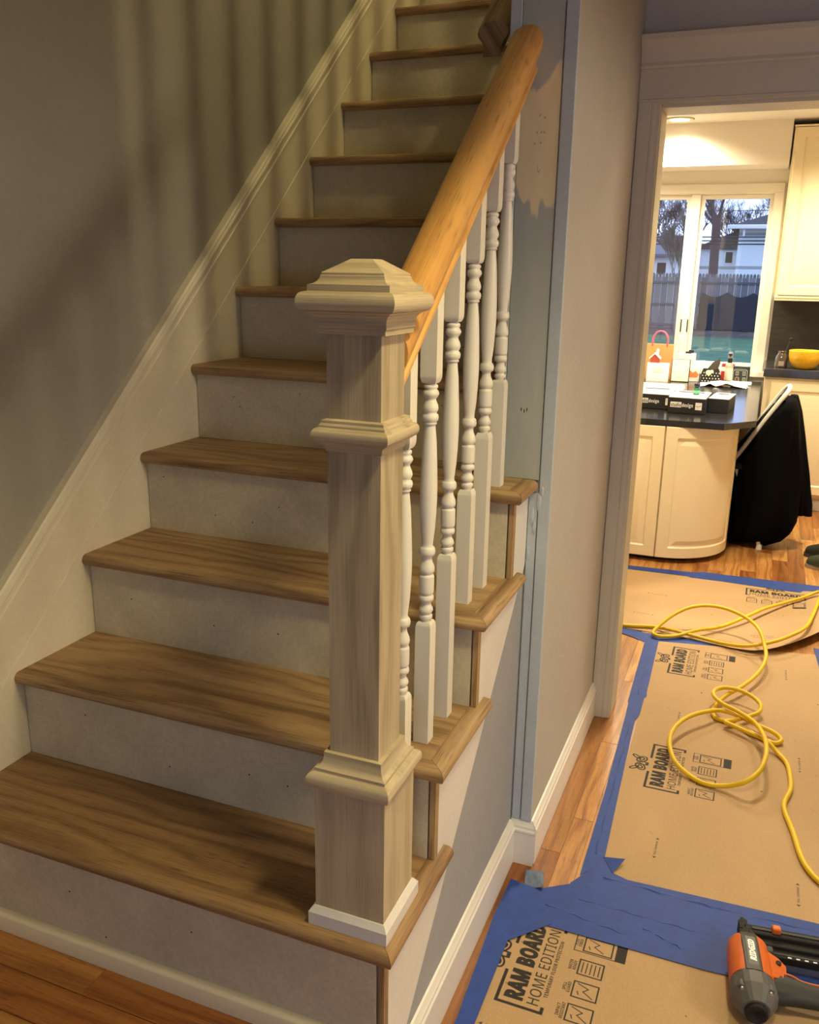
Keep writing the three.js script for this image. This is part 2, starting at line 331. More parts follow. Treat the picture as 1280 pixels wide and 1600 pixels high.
// ------------------------------------------------------------------ skirt board on the left wall
{
  const s = G ? R / G : 0, top = (z) => 0.636 + s * -z, line = (a, b, z0, z1) => [[z0, a + s * -z0], [z1, a + s * -z1], [z1, b + s * -z1], [z0, b + s * -z0]];
  const t = structGroup('trim_1');
  const zA = 0.33, zB = -2.75;
  obj('upper_board', uvm(prism(line(0.4376, 0.58, zA, zB), 'x', -0.9905, WL - 0.0022), 'z'), M.skirt, t);
  obj('lower_board', uvm(prism([[0.31, 0.1656], [0.0, 0.1656], [zB, 0.4376 + s * -zB - 0.75], [zB, 0.4376 + s * -zB], [0.31, 0.4376 + s * -0.31]], 'x', -0.9905, WL), 'z'), M.skirt, t);
  // moulded cap: the profile is (distance from wall, height), sheared along the pitch
  const prof = [[0, 0], [0.018, 0], [0.021, 0.003], [0.021, 0.008], [0.0175, 0.011], [0.0175, 0.03], [0.019, 0.033], [0.026, 0.036], [0.0285, 0.041], [0.027, 0.047], [0.024, 0.05], [0.024, 0.056], [0.02, 0.062], [0, 0.063]];
  const at = (z) => prof.map((q) => [-0.9905 + q[0], 0.573 + s * -z + q[1], z]);
  obj('cap_moulding', ruled(at(zA), at(zB), prof, 0.5), M.skirt, t);
}

// ------------------------------------------------------------------ newel post
{
  const cx = -0.065, cz = -0.069, y0 = T(1);
  const nw = thing('newel_post', 'square unfinished poplar newel post with moulded collars and pyramid cap', 'newel post', [cx, y0 + 0.0005, cz]);
  const S = (rings, mat, name, grain = 'y', crease = 0.5) => obj(name, uvm(squareLoft(rings.map(([h, y]) => [h, y - y0]), 0, 0, crease), grain), mat, nw);
  const trim = S([[0.0715, y0], [0.0715, y0 + 0.0235], [0.0645, y0 + 0.0335], [0.063, y0 + 0.0337]], M.white, 'base_trim', 'x', 0.2); trim.userData.label = 'white painted base trim';
  S([[0.062, y0], [0.062, 0.664]], M.poplar, 'base_box');
  const arc = (h0, y0_, r, a0, a1, n_ = 6, ry = r, n = Math.round(n_ * 1.6)) => Array.from({ length: n + 1 }, (_, k) => { const a = a0 + (a1 - a0) * k / n; return [h0 + r * Math.cos(a), y0_ + ry * Math.sin(a)]; });
  const P2 = Math.PI / 2;
  S([[0.05, 0.6635], [0.0635, 0.6635], ...arc(0.0635, 0.6795, 0.0095, -P2, P2, 8, 0.014), [0.0615, 0.6945], [0.0615, 0.6985], ...arc(0.0615, 0.7195, 0.0115, -P2, -2 * P2, 5, 0.0195).map(([h, y]) => [h, y]), [0.05, 0.7245], [0.043, 0.7245]], M.poplar, 'lower_collar', 'x', 0.32);
  S([[0.0425, 0.70], [0.0425, 1.39]], M.poplar, 'shaft');
  S([[0.04, 1.2155], [0.0445, 1.2155], [0.0452, 1.219], ...arc(0.0525, 1.219, 0.0072, 2 * P2, P2, 4, 0.009), [0.0535, 1.229], ...arc(0.0535, 1.2405, 0.0075, -P2, P2, 8, 0.0105), [0.0525, 1.2515], [0.0525, 1.2545], [0.0495, 1.2575], [0.0495, 1.2615], [0.044, 1.2635], [0.04, 1.2635]], M.poplar, 'middle_collar', 'x', 0.32);
  const cap = S([[0.04, 1.3845], [0.0525, 1.3845], [0.0525, 1.391], [0.0545, 1.393], [0.0545, 1.3965], ...arc(0.0625, 1.399, 0.008, 2 * P2, P2 * 1.05, 5, 0.0135), [0.0632, 1.4145], [0.0665, 1.4150], ...arc(0.0655, 1.4285, 0.0095, -P2 * 0.9, P2 * 0.95, 8, 0.0135), [0.0622, 1.4425], [0.0622, 1.4490], ...arc(0.0622, 1.4640, 0.0135, -P2, -2 * P2 * 0.98, 5, 0.0125), [0.0475, 1.4640], [0.0475, 1.4672], [0.0165, 1.4862]], M.poplar, 'cap', 'x', 0.32);
}

// ------------------------------------------------------------------ handrail and balusters
const railBottom = (z) => 1.2045 - 0.806 * z;
const BX = -0.052;
function railUV(list, base = railBottom) { const g = Array.isArray(list) ? merge(list) : list, p = g.attributes.position, uv = new Float32Array(p.count * 2); for (let i = 0; i < p.count; i++) { uv[2 * i] = p.getZ(i) * 1.28 + 0.3; uv[2 * i + 1] = p.getX(i) + 0.7 * (p.getY(i) - base(p.getZ(i))) + 0.2; } g.setAttribute('uv', new THREE.BufferAttribute(uv, 2)); return g; }
{
  const half = [[0, 0], [0.0235, 0], [0.0255, 0.003], [0.0255, 0.011], [0.0215, 0.015], [0.0225, 0.024], [0.0265, 0.034], [0.032, 0.042], [0.0342, 0.05], [0.0345, 0.06], [0.0325, 0.072], [0.027, 0.082], [0.018, 0.0885], [0.008, 0.0915]];
  const prof = [...half, ...half.slice(1).reverse().map((q) => [-q[0], q[1]])];
  const at = (z) => prof.map((q) => [BX + q[0], railBottom(z) + q[1], z]);
  const first = at(-0.1125).map((q) => [q[0], Math.min(q[1], 1.3838), q[2]]);
  tag(obj('handrail', railUV([ruled(at(POST_Z + 0.0075), at(-0.1245), prof, 0.5), ruled(at(-0.1245).map((q) => [q[0], Math.min(q[1], 1.3838), q[2]]), first, prof, 0.5)]), M.rail), 'smooth honey-coloured wooden handrail running up from the newel post', 'handrail');
}
{
  const TURN = 0.4345;
  const prof = [[0.0098, 0], [0.0112, 0.0035], [0.0128, 0.006], [0.0128, 0.0115], [0.0112, 0.0125], [0.0104, 0.014], [0.0122, 0.017], [0.0136, 0.021], [0.0128, 0.026], [0.0108, 0.031], [0.0103, 0.0355], [0.0112, 0.0385], [0.0136, 0.0405], [0.0141, 0.0445], [0.0136, 0.0495], [0.0118, 0.0512], [0.0115, 0.0525], [0.0133, 0.0538], [0.0139, 0.0575], [0.0141, 0.071], [0.0139, 0.0855], [0.0133, 0.0890], [0.0114, 0.0902], [0.0116, 0.0915], [0.0136, 0.0945], [0.0143, 0.1], [0.0135, 0.1065], [0.0112, 0.1145], [0.0103, 0.121], [0.0110, 0.125], [0.0138, 0.1275], [0.0147, 0.1325], [0.0142, 0.139], [0.0128, 0.142], [0.0112, 0.1435], [0.0113, 0.15], [0.0128, 0.175], [0.0146, 0.205], [0.0155, 0.232], [0.0153, 0.26], [0.0140, 0.295], [0.0120, 0.335], [0.0108, 0.361], [0.0108, 0.3625], [0.0125, 0.364], [0.0125, 0.3665], [0.0117, 0.368], [0.0138, 0.3705], [0.0145, 0.3755], [0.0138, 0.3805], [0.0116, 0.383], [0.0128, 0.386], [0.0141, 0.391], [0.0134, 0.397], [0.0110, 0.4045], [0.0108, 0.408], [0.0130, 0.412], [0.0145, 0.4165], [0.0132, 0.4215], [0.0112, 0.4245], [0.0128, 0.4265], [0.0128, 0.4305], [0.0112, 0.4325], [0.0098, TURN]];
  const turnGeo = lathe(prof.map(([r, y]) => [y > 0.15 && y < 0.36 ? r : Math.max(0.0078, 0.0145 + (r - 0.0145) * 1.4), y]), 28);
  const list = [[1, 0.355, -0.1895, 'white turned baluster half hidden behind the newel post'],
    [2, 0.2445, -0.306, 'white turned baluster nearest the newel post with its whole length in view'],
    [2, 0.342, -0.4145, 'white turned baluster on the lower open tread, right after the nearest full one'],
    [3, 0.2410, -0.5255, 'middle white turned baluster of the row, lower one on its tread'],
    [3, 0.339, -0.6300, 'white turned baluster second from the wall end of the row'],
    [4, 0.2345, -0.7310, 'last white turned baluster at the top of the row beside the wall']];
  for (const [i, h, z, label] of list) {
    const y0 = T(i), b = thing('baluster', label, 'baluster', [BX, y0, z], 0, 'white turned balusters under the handrail');
    const s = 0.0147;
    obj('lower_block', squareLoft([[s, 0.0004], [s, h - 0.014], [s - 0.0004, h - 0.008], [s - 0.0018, h - 0.003], [0.0108, h]], 0, 0, 0.7), M.whiteBaluster, b);
    obj('turned_shaft', moved(turnGeo, 0, h, 0), M.whiteBaluster, b);
    const u = h + TURN, topY = (y, x, zz) => y > 90 ? railBottom(z + zz) - y0 - 0.0006 : y;
    obj('upper_block', squareLoft([[0.0108, u], [s - 0.0018, u + 0.003], [s - 0.0004, u + 0.008], [s, u + 0.014], [s, 99]], 0, 0, 0.7, topY), M.whiteBaluster, b);
  }
}
{ // second handrail on the inner face of the wall above
  const half = [[0, 0], [0.02, 0], [0.022, 0.004], [0.022, 0.013], [0.019, 0.017], [0.024, 0.03], [0.034, 0.042], [0.036, 0.05], [0.033, 0.06], [0.022, 0.07], [0.008, 0.074]];
  const prof = [...half, ...half.slice(1).reverse().map((q) => [-q[0], q[1]])];
  const yb = (z) => 1.945 - 0.873 * (z + 1.0), at = (z) => prof.map((q) => [-0.180 + q[0], yb(z) + q[1], z]);
  const w = thing('wall_handrail', 'short wooden wall handrail end high up beside the upper treads', 'handrail');
  obj('rail', railUV(ruled(at(-2.6), at(-1.0), prof, 0.5), yb), M.tread, w);
  for (const z of [-1.35, -2.3]) obj('bracket', [tube([[WALL_IN + 0.001, yb(z) - 0.06, z], [-0.14, yb(z) - 0.065, z], [-0.18, yb(z) - 0.04, z], [-0.18, yb(z) + 0.004, z]], 0.007, 20, 8), span(WALL_IN - 0.008, WALL_IN - 0.0005, yb(z) - 0.09, yb(z) - 0.03, z - 0.02, z + 0.02, 0.003)], M.metal, w);
}

// ------------------------------------------------------------------ end of the stair wall: boards, patch of primer
{
  const t = structGroup('trim_2'), z0 = POST_Z, z1 = POST_Z + 0.0065;
  const boardTex = canvasTex(256, 2048, (x, w, h) => {                 // 0.0875 m wide, 2.44 m high
    const img = x.createImageData(w, h);
    for (let j = 0; j < h; j++) for (let i = 0; i < w; i++) {
      const y = CEIL * (1 - j / h), u = i / w, n = fbm(u, j / h, 5, 40, 51, 4), n2 = vn(u * 9, j / 60, 9, 64, 61);
      const left = y < 1.66 ? 1 : 1, top = 1.845 + 0.05 * sst(0.5, 1.0, u) + 0.03 * (n - 0.5), bot = 1.622 - 0.03 * sst(0.2, 0.9, n2) + 0.02 * (n - 0.5) + 0.03 * sst(0.35, 0.0, u);
      const k = sst(top + 0.006, top - 0.006, y) * sst(bot - 0.008, bot + 0.008, y) * left;
      const a = [178, 184, 182], b = [236, 222, 184], q = 4 * (j * w + i), m = 1 + 0.05 * (n - 0.5);
      for (let c = 0; c < 3; c++) img.data[q + c] = lerp(a[c], b[c], k) * m; img.data[q + 3] = 255;
    }
    x.putImageData(img, 0, 0);
    x.fillStyle = 'rgba(120,110,90,0.5)';
    for (const [u, y] of [[0.5, 1.79], [0.62, 1.785], [0.45, 1.757], [0.55, 1.757], [0.62, 1.757], [0.4, 1.735], [0.55, 1.737]]) x.fillRect(u * w, (1 - y / CEIL) * h, 10, 3);
    x.strokeStyle = 'rgba(120,110,90,0.6)'; x.lineWidth = 2; x.beginPath(); x.arc(0.55 * w, (1 - 1.687 / CEIL) * h, 8, 0.3, 3.5); x.stroke();
    x.fillStyle = '#2a241c'; for (const [u, y] of [[0.42, 1.176], [0.5, 1.172], [0.57, 1.176]]) { x.beginPath(); x.arc(u * w, (1 - y / CEIL) * h, 3.5, 0, 7); x.fill(); }
  });
  const boardMat = std({ map: boardTex, roughness: 0.6 });
  const bg = merge([span(-0.062, 0.0245, T(4) + 0.0005, CEIL, z0, z1)]);
  { const p = bg.attributes.position, uv = bg.attributes.uv; for (let i = 0; i < p.count; i++) uv.setXY(i, (p.getX(i) + 0.062) / 0.0875, p.getY(i) / CEIL); }
  obj('end_board', bg, boardMat, t);
  obj('lower_end_board', uvm(span(0.0035, 0.0245, 0.1255, T(4) - TT - 0.003, z0, z1, 0.0015), 'y'), M.postBlue, t);
  obj('edge_board', uvm(span(WALL_IN, -0.0635, T(4) + 0.0005, CEIL, z0, z1 + 0.003, 0.002), 'y'), M.postBlue, t);
  obj('corner_board', uvm(span(0.0268, WALL_OUT + 0.002, 0.1255, CEIL, z0, z1 + 0.002, 0.0025), 'y'), M.postBlue, t);
  const blob = (x, y, sx, sy) => { const g = new THREE.SphereGeometry(1, 14, 10); const p = g.attributes.position; for (let i = 0; i < p.count; i++) { const k = 1 + 0.35 * (H(i, 3, 77) - 0.5); p.setXYZ(i, p.getX(i) * sx * k, p.getY(i) * sy * k, p.getZ(i) * 0.0025 * k); } g.computeVertexNormals(); g.translate(x, y, z1 + 0.001); return g; };
  obj('dried_caulk', [blob(0.014, 0.93, 0.005, 0.022), blob(0.02, 0.905, 0.004, 0.018), blob(0.028, 0.965, 0.006, 0.02), blob(0.009, 0.835, 0.004, 0.012), blob(0.034, 0.99, 0.004, 0.015)], M.postBlue, t);
}
// ------------------------------------------------------------------ baseboards
{
  const prof = [[0, 0], [0.014, 0], [0.014, 0.092], [0.0155, 0.094], [0.0155, 0.1], [0.0125, 0.104], [0.0115, 0.110], [0.0085, 0.114], [0.0065, 0.119], [0.0045, 0.124], [0, 0.125]];
  const along = (x, z0, z1) => ruled(prof.map((q) => [x + q[0], q[1], z0]), prof.map((q) => [x + q[0], q[1], z1]), prof, 0.35);
  struct('baseboard_stair', along(0.0005, POST_Z + 0.0145, 0.9), M.white);
  struct('baseboard_hall', along(WALL_OUT + 0.0003, -1.6815, POST_Z + 0.0005), M.white);
  const P = prof.map((q) => [q[1], q[0]]);
  struct('baseboard_post', ruled(prof.map((q) => [0.0018, q[1], POST_Z + q[0]]), prof.map((q) => [WALL_OUT + q[0], q[1], POST_Z + q[0]]), prof, 0.35), M.white);
}
// ------------------------------------------------------------------ kitchen doorway
{
  const d = structGroup('door_1');
  const zf = -1.7;
  // side casing with a bead, profile (x, z)
  const pr = [[0.055, zf], [0.055, zf + 0.017], [0.066, zf + 0.0175], [0.088, zf + 0.0165], [0.091, zf + 0.0145], [0.094, zf + 0.0165], [0.1, zf + 0.0165], [0.106, zf + 0.0145], [0.1155, zf + 0.0145], [0.1175, zf + 0.012], [0.1175, zf]];
  obj('casing', uvm(prism(pr, 'y', 0, 1.947), 'y'), M.trim, d);
  obj('casing', uvm(span(1.03, 1.1, 0, 1.947, zf, zf + 0.016, 0.002), 'y'), M.trim, d);
  const hp = [[zf, 1.947], [zf + 0.018, 1.947], [zf + 0.018, 1.951], [zf + 0.021, 1.952], [zf + 0.021, 1.957], [zf + 0.0175, 1.959], [zf + 0.0175, 2.037], [zf + 0.024, 2.039], [zf + 0.027, 2.044], [zf + 0.024, 2.05], [zf + 0.0235, 2.054], [zf + 0.027, 2.066], [zf + 0.034, 2.082], [zf + 0.045, 2.098], [zf + 0.053, 2.106], [zf + 0.053, 2.121], [zf, 2.121]];
  obj('head_casing', uvm(prism(hp, 'x', WALL_OUT + 0.001, 1.29, 0.35), 'x'), M.trim, d);
  obj('jamb', uvm(span(0.105, 0.12, 0, 1.945, KZ0, zf, 0.001), 'y'), M.trim, d);
  obj('jamb', uvm(span(1.035, 1.05, 0, 1.945, KZ0, zf, 0.001), 'y'), M.trim, d);
  obj('head_jamb', uvm(span(0.12, 1.035, 1.937, 1.952, KZ0, zf, 0.001), 'x'), M.trim, d);
}

// ------------------------------------------------------------------ floor protection boards
const SC = 1100;                                          // texture pixels per metre of board
function ramLogo(x, px, py, turn, icons = true) {          // (px, py): middle of the box, text along +x before turning; 0.265 m long
  x.save(); x.translate(px, py); x.rotate(turn); x.scale(SC / 1000, SC / 1000);      // millimetres
  const ink = '#211c18'; x.strokeStyle = ink; x.fillStyle = ink; x.lineJoin = 'miter';
  x.lineWidth = 7; x.beginPath(); x.moveTo(-40, -48); x.lineTo(-130, -48); x.lineTo(-130, 48); x.lineTo(-114, 48); x.moveTo(114, 48); x.lineTo(130, 48); x.lineTo(130, -48); x.lineTo(42, -48); x.stroke();
  x.textBaseline = 'alphabetic'; x.textAlign = 'center';
  x.save(); x.translate(0, 3); x.scale(0.80, 1); x.font = '900 50px sans-serif'; x.lineWidth = 3; x.fillText('RAM BOARD', 0, 0, 295); x.strokeText('RAM BOARD', 0, 0, 295); x.restore();
  x.save(); x.translate(0, 38); x.font = '300 34px sans-serif'; x.fillText('HOME EDITION', 0, 0, 236); x.restore();
  x.font = 'bold 11px sans-serif'; x.fillText('TEMPORARY FLOOR PROTECTION', 0, 52, 214);
  // horned head emblem
  x.lineWidth = 4.4;
  for (const s of [-1, 1]) { x.beginPath(); x.ellipse(s * 22, -74, 20, 13, s * 0.5, 0, 6.3); x.stroke(); x.beginPath(); x.ellipse(s * 24, -74, 9, 6, s * 0.5, 0, 6.3); x.stroke(); x.beginPath(); x.ellipse(s * 34, -92, 14, 6, -s * 0.9, 0, 6.3); x.stroke(); }
  x.beginPath(); x.moveTo(-10, -84); x.lineTo(-7, -54); x.lineTo(7, -54); x.lineTo(10, -84); x.stroke(); x.beginPath(); x.moveTo(-4, -60); x.lineTo(0, -56); x.lineTo(4, -60); x.stroke();
  if (icons) {
    for (let k = 0; k < 4; k++) {
      const cx = -104 + k * 66 + (k === 3 ? 6 : 0), big = k === 3;
      x.lineWidth = 3; x.strokeRect(cx - 22, 96, 44, big ? 62 : 52);
      x.lineWidth = 2; x.font = 'bold 9px sans-serif'; x.fillText(['IMPACT', 'SPILL', 'WATER', 'FLEX'][k], cx, 82, 44); x.fillText(['RESISTANT', 'GUARD', 'READY', 'FIBER'][k], cx, 91, 44);
      x.beginPath(); if (k === 2) for (let j = 0; j < 5; j++) { x.moveTo(cx - 16, 104 + j * 9); x.lineTo(cx + 16, 104 + j * 9); } else { x.moveTo(cx - 16, 140); x.lineTo(cx - 2, 118); x.lineTo(cx + 8, 128); x.lineTo(cx + 17, 104); x.moveTo(cx - 14, 110); x.lineTo(cx - 4, 106); } x.stroke();
      if (big) { x.strokeRect(cx - 27, 76, 54, 112); x.fillRect(cx - 27, 166, 54, 22); }
    }
  }
  x.restore();
}
function arrows(x, px, py, turn) { x.save(); x.translate(px, py); x.rotate(turn); x.scale(SC / 1000, SC / 1000); x.fillStyle = '#4a4034'; x.beginPath(); x.moveTo(-46, 0); x.lineTo(-38, -5); x.lineTo(-38, 5); x.moveTo(46, 0); x.lineTo(38, -5); x.lineTo(38, 5); x.fill(); x.font = 'bold 8px sans-serif'; x.textAlign = 'center'; x.fillText('FULL COVERAGE', 0, 3, 64); x.restore(); }
function boardTexture(wm, hm, s, draw) {
  const w = Math.round(wm * SC), h = Math.round(hm * SC);
  return canvasTex(w, h, (x) => {
    const img = x.createImageData(w, h);
    for (let j = 0; j < h; j++) for (let i = 0; i < w; i++) {
      const u = i / w, v = j / h, n = fbm(u, v, 5, 6, s, 4), f = vn(i * 0.9, j * 0.28, 4096, 4096, s + 7), g = H(i, j, s), q = 4 * (j * w + i);
      const k = 1 + 0.08 * (n - 0.5) + 0.07 * (f - 0.5) + 0.05 * (g - 0.5);
      img.data[q] = 178 * k; img.data[q + 1] = 147 * k; img.data[q + 2] = 107 * k; img.data[q + 3] = 255;
    }
    x.putImageData(img, 0, 0);
    let z = s * 91 + 7; const r = () => (z = (z * 16807) % 2147483647, z / 2147483647);
    for (let k = 0; k < 26; k++) { x.fillStyle = `rgba(92,62,38,${0.05 + 0.12 * r()})`; x.save(); x.translate(r() * w, r() * h); x.rotate(r() * 3.1); x.beginPath(); x.ellipse(0, 0, 2 + r() * 16, 1 + r() * 4, 0, 0, 6.3); x.fill(); x.restore(); }
    for (let k = 0; k < 14; k++) { x.fillStyle = `rgba(50,30,18,${0.35 + 0.4 * r()})`; x.beginPath(); x.ellipse(r() * w, r() * h, 1.5 + r() * 4, 1 + r() * 2.2, r() * 3, 0, 6.3); x.fill(); }
    draw((X) => X * SC, x);
  });
}
const curl = (X, Z) => 0.034 * sst(0.36, 0.85, X) * sst(-3.15, -2.45, Z + 0.55 * Math.pow(clamp((X - 0.55) / 0.35), 1.7));
function sheet(name, label, pts, x0, x1, z0, z1, y, s, draw, lift = null) {
  const tex = boardTexture(x1 - x0, z1 - z0, s, (f, x) => draw((X) => (X - x0) * SC, (Z) => (Z - z0) * SC, x));
  let g;
  if (!lift) g = prism(pts, 'y', y, y + 0.0012);
  else {                                                     // a grid that curls off the floor
    const nx = 40, nz = 30, V = (i, j, d) => { const u = i / nx, v = j / nz, [X, Z] = lift.at(u, v); return [X, y + d + lift.h(X, Z), Z]; }, Tn = [];
    for (const d of [0, 0.0012]) for (let i = 0; i < nx; i++) for (let j = 0; j < nz; j++) { const a = V(i, j, d), b = V(i + 1, j, d), c = V(i + 1, j + 1, d), e = V(i, j + 1, d); if (d) Tn.push([a, c, b], [a, e, c]); else Tn.push([a, b, c], [a, c, e]); }
    const rim = []; for (let i = 0; i < nx; i++) rim.push([i, 0, i + 1, 0], [i + 1, nz, i, nz]); for (let j = 0; j < nz; j++) rim.push([0, j + 1, 0, j], [nx, j, nx, j + 1]);
    for (const [i, j, k, l] of rim) { const a = V(i, j, 0), b = V(k, l, 0), c = V(k, l, 0.0012), e = V(i, j, 0.0012); Tn.push([a, c, b], [a, e, c]); }
    g = triGeo(Tn, 0.5);
  }
  const p = g.attributes.position, uv = new Float32Array(p.count * 2);
  for (let i = 0; i < p.count; i++) { uv[2 * i] = (p.getX(i) - x0) / (x1 - x0); uv[2 * i + 1] = 1 - (p.getZ(i) - z0) / (z1 - z0); }
  g.setAttribute('uv', new THREE.BufferAttribute(uv, 2));
  return tag(obj(name, g, std({ map: tex, roughness: 0.78 })), label, 'floor protection', 'cardboard floor protection sheets');
}
sheet('floor_board', 'tan cardboard floor sheet with big printed logo lying under the nail gun', [[0.07, 0.4], [0.078, -0.54], [0.148, -0.622], [0.95, -0.70], [1.0, 0.4]], 0.05, 1.02, -0.72, 0.42, 0.001, 3, (X, Z, x) => {
  ramLogo(x, X(0.148), Z(-0.5), -Math.PI / 2); arrows(x, X(0.13), Z(-0.3), -0.02); ramLogo(x, X(0.79), Z(-0.37), -Math.PI / 2);
});
sheet('floor_board', 'long tan cardboard floor sheet carrying the coiled yellow cord', [[0.225, -0.86], [0.2, -2.43], [0.84, -2.56], [0.86, -0.84]], 0.18, 0.9, -2.6, -0.8, 0.0011, 9, (X, Z, x) => {
  ramLogo(x, X(0.333), Z(-1.436), -Math.PI / 2); ramLogo(x, X(0.315), Z(-2.268), -Math.PI / 2);
  arrows(x, X(0.352), Z(-1.02), -Math.PI / 2); arrows(x, X(0.7), Z(-0.97), -Math.PI / 2); arrows(x, X(0.34), Z(-1.78), -Math.PI / 2); arrows(x, X(0.72), Z(-1.62), -Math.PI / 2); arrows(x, X(0.69), Z(-2.3), -Math.PI / 2);
});
sheet('floor_board', 'tan cardboard floor sheet with a lifted curling corner just past the doorway', null, -0.2, 0.95, -3.37, -2.4, 0.0024, 21, (X, Z, x) => {
  ramLogo(x, X(0.655), Z(-3.225), 0); arrows(x, X(0.13), Z(-3.0), 0.02); arrows(x, X(0.1), Z(-2.72), 0.02);
  x.save(); x.translate(X(0.6), Z(-2.62)); x.scale(SC / 1000, SC / 1000); x.globalAlpha = 0.45; x.strokeStyle = '#50402e'; x.lineWidth = 3; for (const s of [-1, 1]) { x.beginPath(); x.ellipse(s * 22, 0, 22, 15, 0, 0, 6.3); x.stroke(); x.beginPath(); x.ellipse(s * 24, 0, 9, 7, 0, 0, 6.3); x.stroke(); } x.restore();
}, { at: (u, v) => { const X = lerp(-0.18, 0.9, u); return [X, lerp(-3.34, -2.515 + 0.06 * sst(0.25, 0.6, X) - 0.42 * Math.pow(clamp((X - 0.55) / 0.35), 1.7), v)]; }, h: curl });

// ------------------------------------------------------------------ blue painter's tape
function tapeStrip(label, pts, y, creases = []) {
  const ridge = ([x0, z0, x1, z1, w = 0.007, h = 0.0022]) => { const dx = x1 - x0, dz = z1 - z0, l = Math.hypot(dx, dz), nx = -dz / l * w, nz = dx / l * w, R = []; for (let k = 0; k <= 24; k++) { const t = k / 24, x = x0 + dx * t + 0.003 * Math.sin(t * 23 + x0 * 9) * w / 0.007, z = z0 + dz * t + 0.002 * Math.sin(t * 31), q = h * (0.55 + 0.45 * Math.sin(t * 17 + 1)) + 0.0007; R.push([[x - nx, y, z - nz], [x - nx * 0.2, y + q, z - nz * 0.2], [x + nx * 0.2, y + q, z + nz * 0.2], [x + nx, y, z + nz]]); } return loft(R, 0.4); };
  return tag(obj('painters_tape', uvm(merge([prism(pts, 'y', y, y + 0.0006), ...creases.map(ridge)])), M.tape), label, 'tape');
}
tapeStrip('blue tape strip down the left edge of the long sheet, from doorway to wide band', [[0.146, -2.42], [0.2, -2.43], [0.214, -1.93], [0.218, -1.9], [0.211, -1.88], [0.213, -1.75], [0.203, -1.7], [0.206, -1.6], [0.22, -1.25], [0.234, -0.9], [0.186, -0.83], [0.182, -1.22], [0.168, -1.72], [0.163, -1.83], [0.16, -1.83]], 0.0026, [[0.208, -0.93, 0.2, -1.3, 0.004, 0.0012], [0.202, -1.25, 0.19, -1.7, 0.004, 0.0012], [0.187, -1.9, 0.178, -2.3, 0.004, 0.001]]);
tapeStrip('upper strip of the wide blue tape band between the two near floor sheets', [[0.17, -0.79], [0.235, -0.915], [0.258, -0.872], [0.3, -0.858], [0.9, -0.885], [0.9, -0.795], [0.3, -0.78], [0.2, -0.74]], 0.0034, [[0.24, -0.845, 0.55, -0.838], [0.5, -0.84, 0.9, -0.852, 0.005, 0.0016]]);
tapeStrip('lower strip of the wide blue tape band, running behind the nail gun', [[0.1, -0.735], [0.19, -0.80], [0.3, -0.784], [0.95, -0.80], [0.95, -0.655], [0.5, -0.622], [0.147, -0.62], [0.078, -0.537], [0.05, -0.54]], 0.0042, [[0.13, -0.69, 0.34, -0.66, 0.004, 0.0014], [0.36, -0.70, 0.46, -0.665, 0.004, 0.0016], [0.2, -0.74, 0.5, -0.735, 0.003, 0.001]]);
tapeStrip('blue tape along the stair baseboard edging the nearest sheet', [[0.03, -0.745], [0.056, -0.74], [0.098, -0.736], [0.16, -0.63], [0.079, -0.538], [0.079, 0.3], [0.045, 0.3], [0.041, -0.3], [0.027, -0.6]], 0.005);
tapeStrip('thin blue tape strip across the kitchen floor before the white cabinet', [[-0.2, -3.37], [0.28, -3.405], [0.3, -3.43], [0.9, -3.45], [0.9, -3.3], [0.4, -3.322], [0.26, -3.318], [0.24, -3.33], [-0.2, -3.315]], 0.0045);
tapeStrip('blue tape joining the doorway ends of two floor sheets under the cord', [[-0.05, -2.57], [0.02, -2.535], [0.13, -2.5], [0.2, -2.51], [0.5, -2.5], [0.62, -2.49], [0.6, -2.45], [0.45, -2.43], [0.2, -2.38], [0.14, -2.4], [0.1, -2.43], [-0.05, -2.5]], 0.0016);
tapeStrip('blue tape on the right edge of the long sheet by the curled corner', [[0.80, -2.62], [0.87, -2.6], [0.89, -1.9], [0.84, -1.9]], 0.0032);
{
  const g = triGeo([[[0.228, 0.004, -0.925], [0.285, 0.016, -0.922], [0.262, 0.006, -0.868]], [[0.228, 0.0034, -0.925], [0.262, 0.0054, -0.868], [0.285, 0.0154, -0.922]], [[0.228, 0.004, -0.925], [0.262, 0.006, -0.868], [0.262, 0.0054, -0.868]], [[0.228, 0.004, -0.925], [0.262, 0.0054, -0.868], [0.228, 0.0034, -0.925]], [[0.262, 0.006, -0.868], [0.285, 0.016, -0.922], [0.285, 0.0154, -0.922]], [[0.262, 0.006, -0.868], [0.285, 0.0154, -0.922], [0.262, 0.0054, -0.868]], [[0.285, 0.016, -0.922], [0.228, 0.004, -0.925], [0.228, 0.0034, -0.925]], [[0.285, 0.016, -0.922], [0.228, 0.0034, -0.925], [0.285, 0.0154, -0.922]]]);
  tag(obj('tape_scrap', uvm(g), M.tape), 'torn blue tape end sticking up at the corner of the long sheet', 'tape');
  const nx = 10, nz = 8, V = (i, j, d) => { const u = i / nx, v = j / nz; return [0.056 + 0.045 * u + 0.012 * v, 0.006 + d + 0.006 * Math.sin(v * 5 + u * 2) * v + 0.004 * vn(u * 4, v * 4, 9, 9, 5), -0.79 + 0.062 * v - 0.01 * u]; }, L = [];
  for (const d of [0, 0.0006]) for (let i = 0; i < nx; i++) for (let j = 0; j < nz; j++) { const a = V(i, j, d), b = V(i + 1, j, d), c = V(i + 1, j + 1, d), e = V(i, j + 1, d); if (d) L.push([a, c, b], [a, e, c]); else L.push([a, b, c], [a, c, e]); }
  tag(obj('tape_scrap', uvm(rawGeo(L, 0.6)), M.tapeGrey), 'crumpled grey-blue tape scrap at the foot of the wall corner', 'tape');
}

